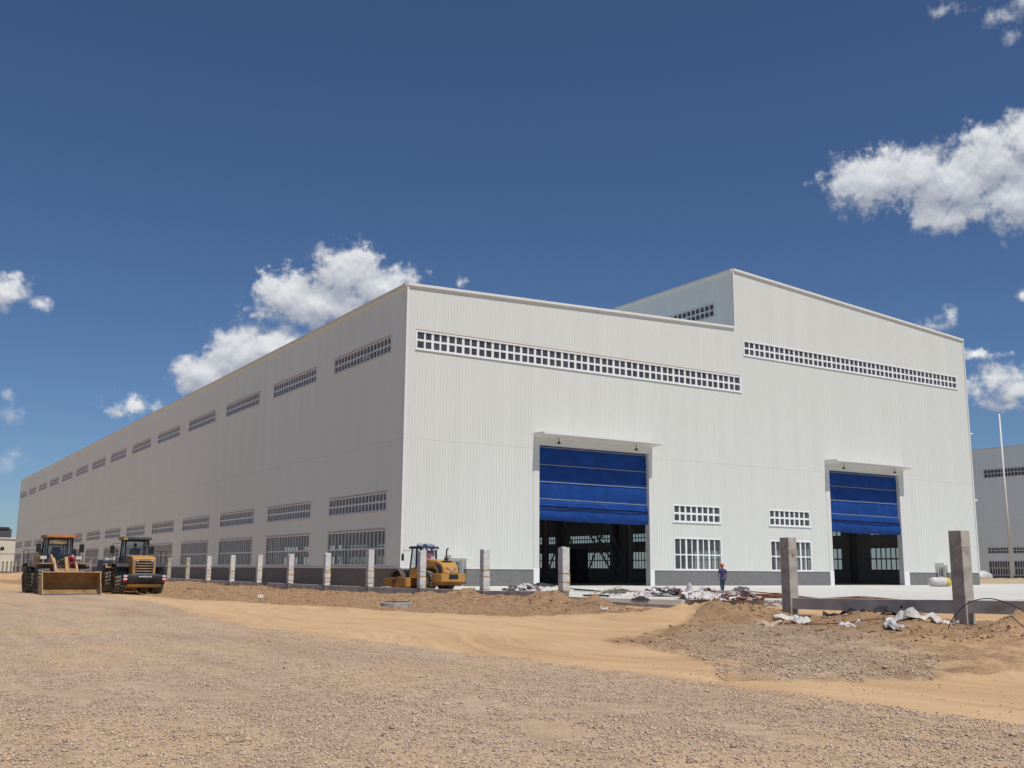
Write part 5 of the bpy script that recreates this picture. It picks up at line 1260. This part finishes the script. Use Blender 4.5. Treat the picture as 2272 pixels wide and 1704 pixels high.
# small truck seen between the loaders
tk = empty('flatbed_truck', (-13.6, 34.0, -.3), R(10), label='dark flatbed truck glimpsed between the two nearest wheel loaders', cat='truck')
mb = MB(); mb.prism([(1.2, .5), (1.2, 2.05), (1.5, 2.25), (2.6, 2.25), (2.95, 1.3), (3.1, .5)], -.85, .85, 'x'); cb_ = mb.build('cab', M_TRUCK, tk, bevel=.04)
mb = MB(); mb.prism([(2.66, 2.1), (2.97, 1.32), (2.98, 1.32), (2.68, 2.1)], -.75, .75, 'x'); mb.build('windscreen', M_GLASSD, cb_)
mb = MB(); mb.box(-.6, .3, 1.4, 2.2, 2.28, 2.42); mb.build('roof_box', M_WHITE, cb_)
mb = MB(); mb.box(-.95, .95, -2.6, 1.1, .85, 1.0); mb.box(-.95, -.90, -2.6, 1.1, 1.0, 1.4); mb.box(.90, .95, -2.6, 1.1, 1.0, 1.4); mb.box(-.90, .90, -2.6, -2.55, 1.0, 1.4); mb.build('load_bed', M_CW, tk)
mb = MB(); mb.tube([(-.9, -2.5, 1.4), (-.9, -2.5, 2.2), (-.9, 1.0, 2.2), (.9, 1.0, 2.2), (.9, -2.5, 2.2), (.9, -2.5, 1.4)], .03, 6); mb.build('bed_rail', M_STEEL, tk)
for s in (-1, 1):
    for y in (-1.5, 2.2): wheel(tk, s*.78, y, .42, .26, s, M_STEEL, tread=False)

# ------------------------------------------------------------------ far left background
FB = empty('white_workshop', (-14, 262, -.3), label='low cream workshop beyond the far end of the hall', cat='workshop')
mb = MB(); mb.prism([(-40, 0), (-40, 10.8), (18.4, 9.3), (18.4, 0)], 0, 30, 'y'); mb.build('wall', M_CREAM, FB)
mb = MB(); mb.prism([(-40.3, 10.8), (-40.3, 11.1), (18.6, 9.6), (18.6, 9.3)], -.3, 30.3, 'y'); mb.build('roof', M_TRIM, FB)
for k in range(6):
    m2 = MB(); x1 = 15.4-7.6*k; m2.box(x1-6.6, x1, -.05, .0, 6.05, 7.0); wn = m2.build('window', M_DARK, FB)
    m2 = MB()
    for q in range(1, 6): m2.box(x1-6.6+1.1*q-.06, x1-6.6+1.1*q+.06, -.09, -.055, 6.05, 7.0)
    m2.build('mullion', M_WHITE, wn)
mb = MB(); mb.box(-40, 18.4, -.06, .0, 5.0, 5.2); mb.build('band', M_STEEL, FB)
mb = MB(); mb.tube([(18.6, -.15, 0), (18.6, -.15, 9.2)], .15, 6); mb.build('downpipe', M_STEEL, FB)
FB2 = empty('distant_building', (-2, 420, 0), label='dark grey block rising behind the cream workshop', cat='building')
mb = MB(); mb.box(-45, 23, 0, 20, 0, 17.0); mb.build('wall', M_FAR, FB2)
mb = MB(); mb.box(-12, 22, -.5, 20.5, 17.0, 17.7); mb.build('roof', mat('far_roof', (.05, .05, .06), .8), FB2)
for k in range(10):
    for z in (9.5, 12.8):
        m2 = MB(); m2.box(-40+6*k, -37+6*k, -.1, 0, z, z+1.6); m2.build('window', mat('far_window', (.03, .035, .045), .4), FB2)
def tree(loc, h, r, label, seed, n=900):
    T = empty('tree', loc, label=label, cat='tree', group='trees beyond the far end of the fence'); rr = random.Random(seed)
    mb = MB(); mb.tube([(0, 0, -.3), (.1, 0, h*.35), (0, .1, h*.7)], [.22, .15, .06], 8)
    for k in range(6):
        a = rr.uniform(0, 6.28); z = h*rr.uniform(.3, .55); mb.tube([(0, 0, z), (r*.6*math.cos(a), r*.6*math.sin(a), z+h*.2)], [.08, .03], 5)
    mb.build('trunk', M_BARK, T)
    mb = MB(); lobes = [(rr.uniform(-.5, .5)*r, rr.uniform(-.5, .5)*r, h*rr.uniform(.42, .85), rr.uniform(.4, .62)*r) for _ in range(9)]
    for k in range(n):
        lx, ly, lz, lr = rr.choice(lobes); d = Vector((rr.gauss(0, 1), rr.gauss(0, 1), rr.gauss(0, 1))).normalized()*lr*rr.uniform(.6, 1.05); c = Vector((lx, ly, lz))+d
        s = rr.uniform(.12, .30); a = Vector((rr.gauss(0, 1), rr.gauss(0, 1), rr.gauss(0, 1))).normalized(); b = a.cross(Vector((.3, .5, .8))).normalized()
        mb.add([c-a*s-b*s*.5, c+a*s*.2-b*s, c+a*s+b*s*.4, c-a*s*.1+b*s], [(0, 1, 2, 3)])
    mb.build('crown', M_LEAF, T)
tree((-9.0, 240, -.3), 5.2, 3.0, 'broad dark green tree left of the hall end before the cream workshop', 1)
tree((-4.6, 243, -.3), 6.6, 3.0, 'taller dark green tree closest to the far corner of the hall', 2)
tree((-14.0, 246, -.3), 4.4, 3.2, 'lowest dark green tree at the left edge of the photo', 3)
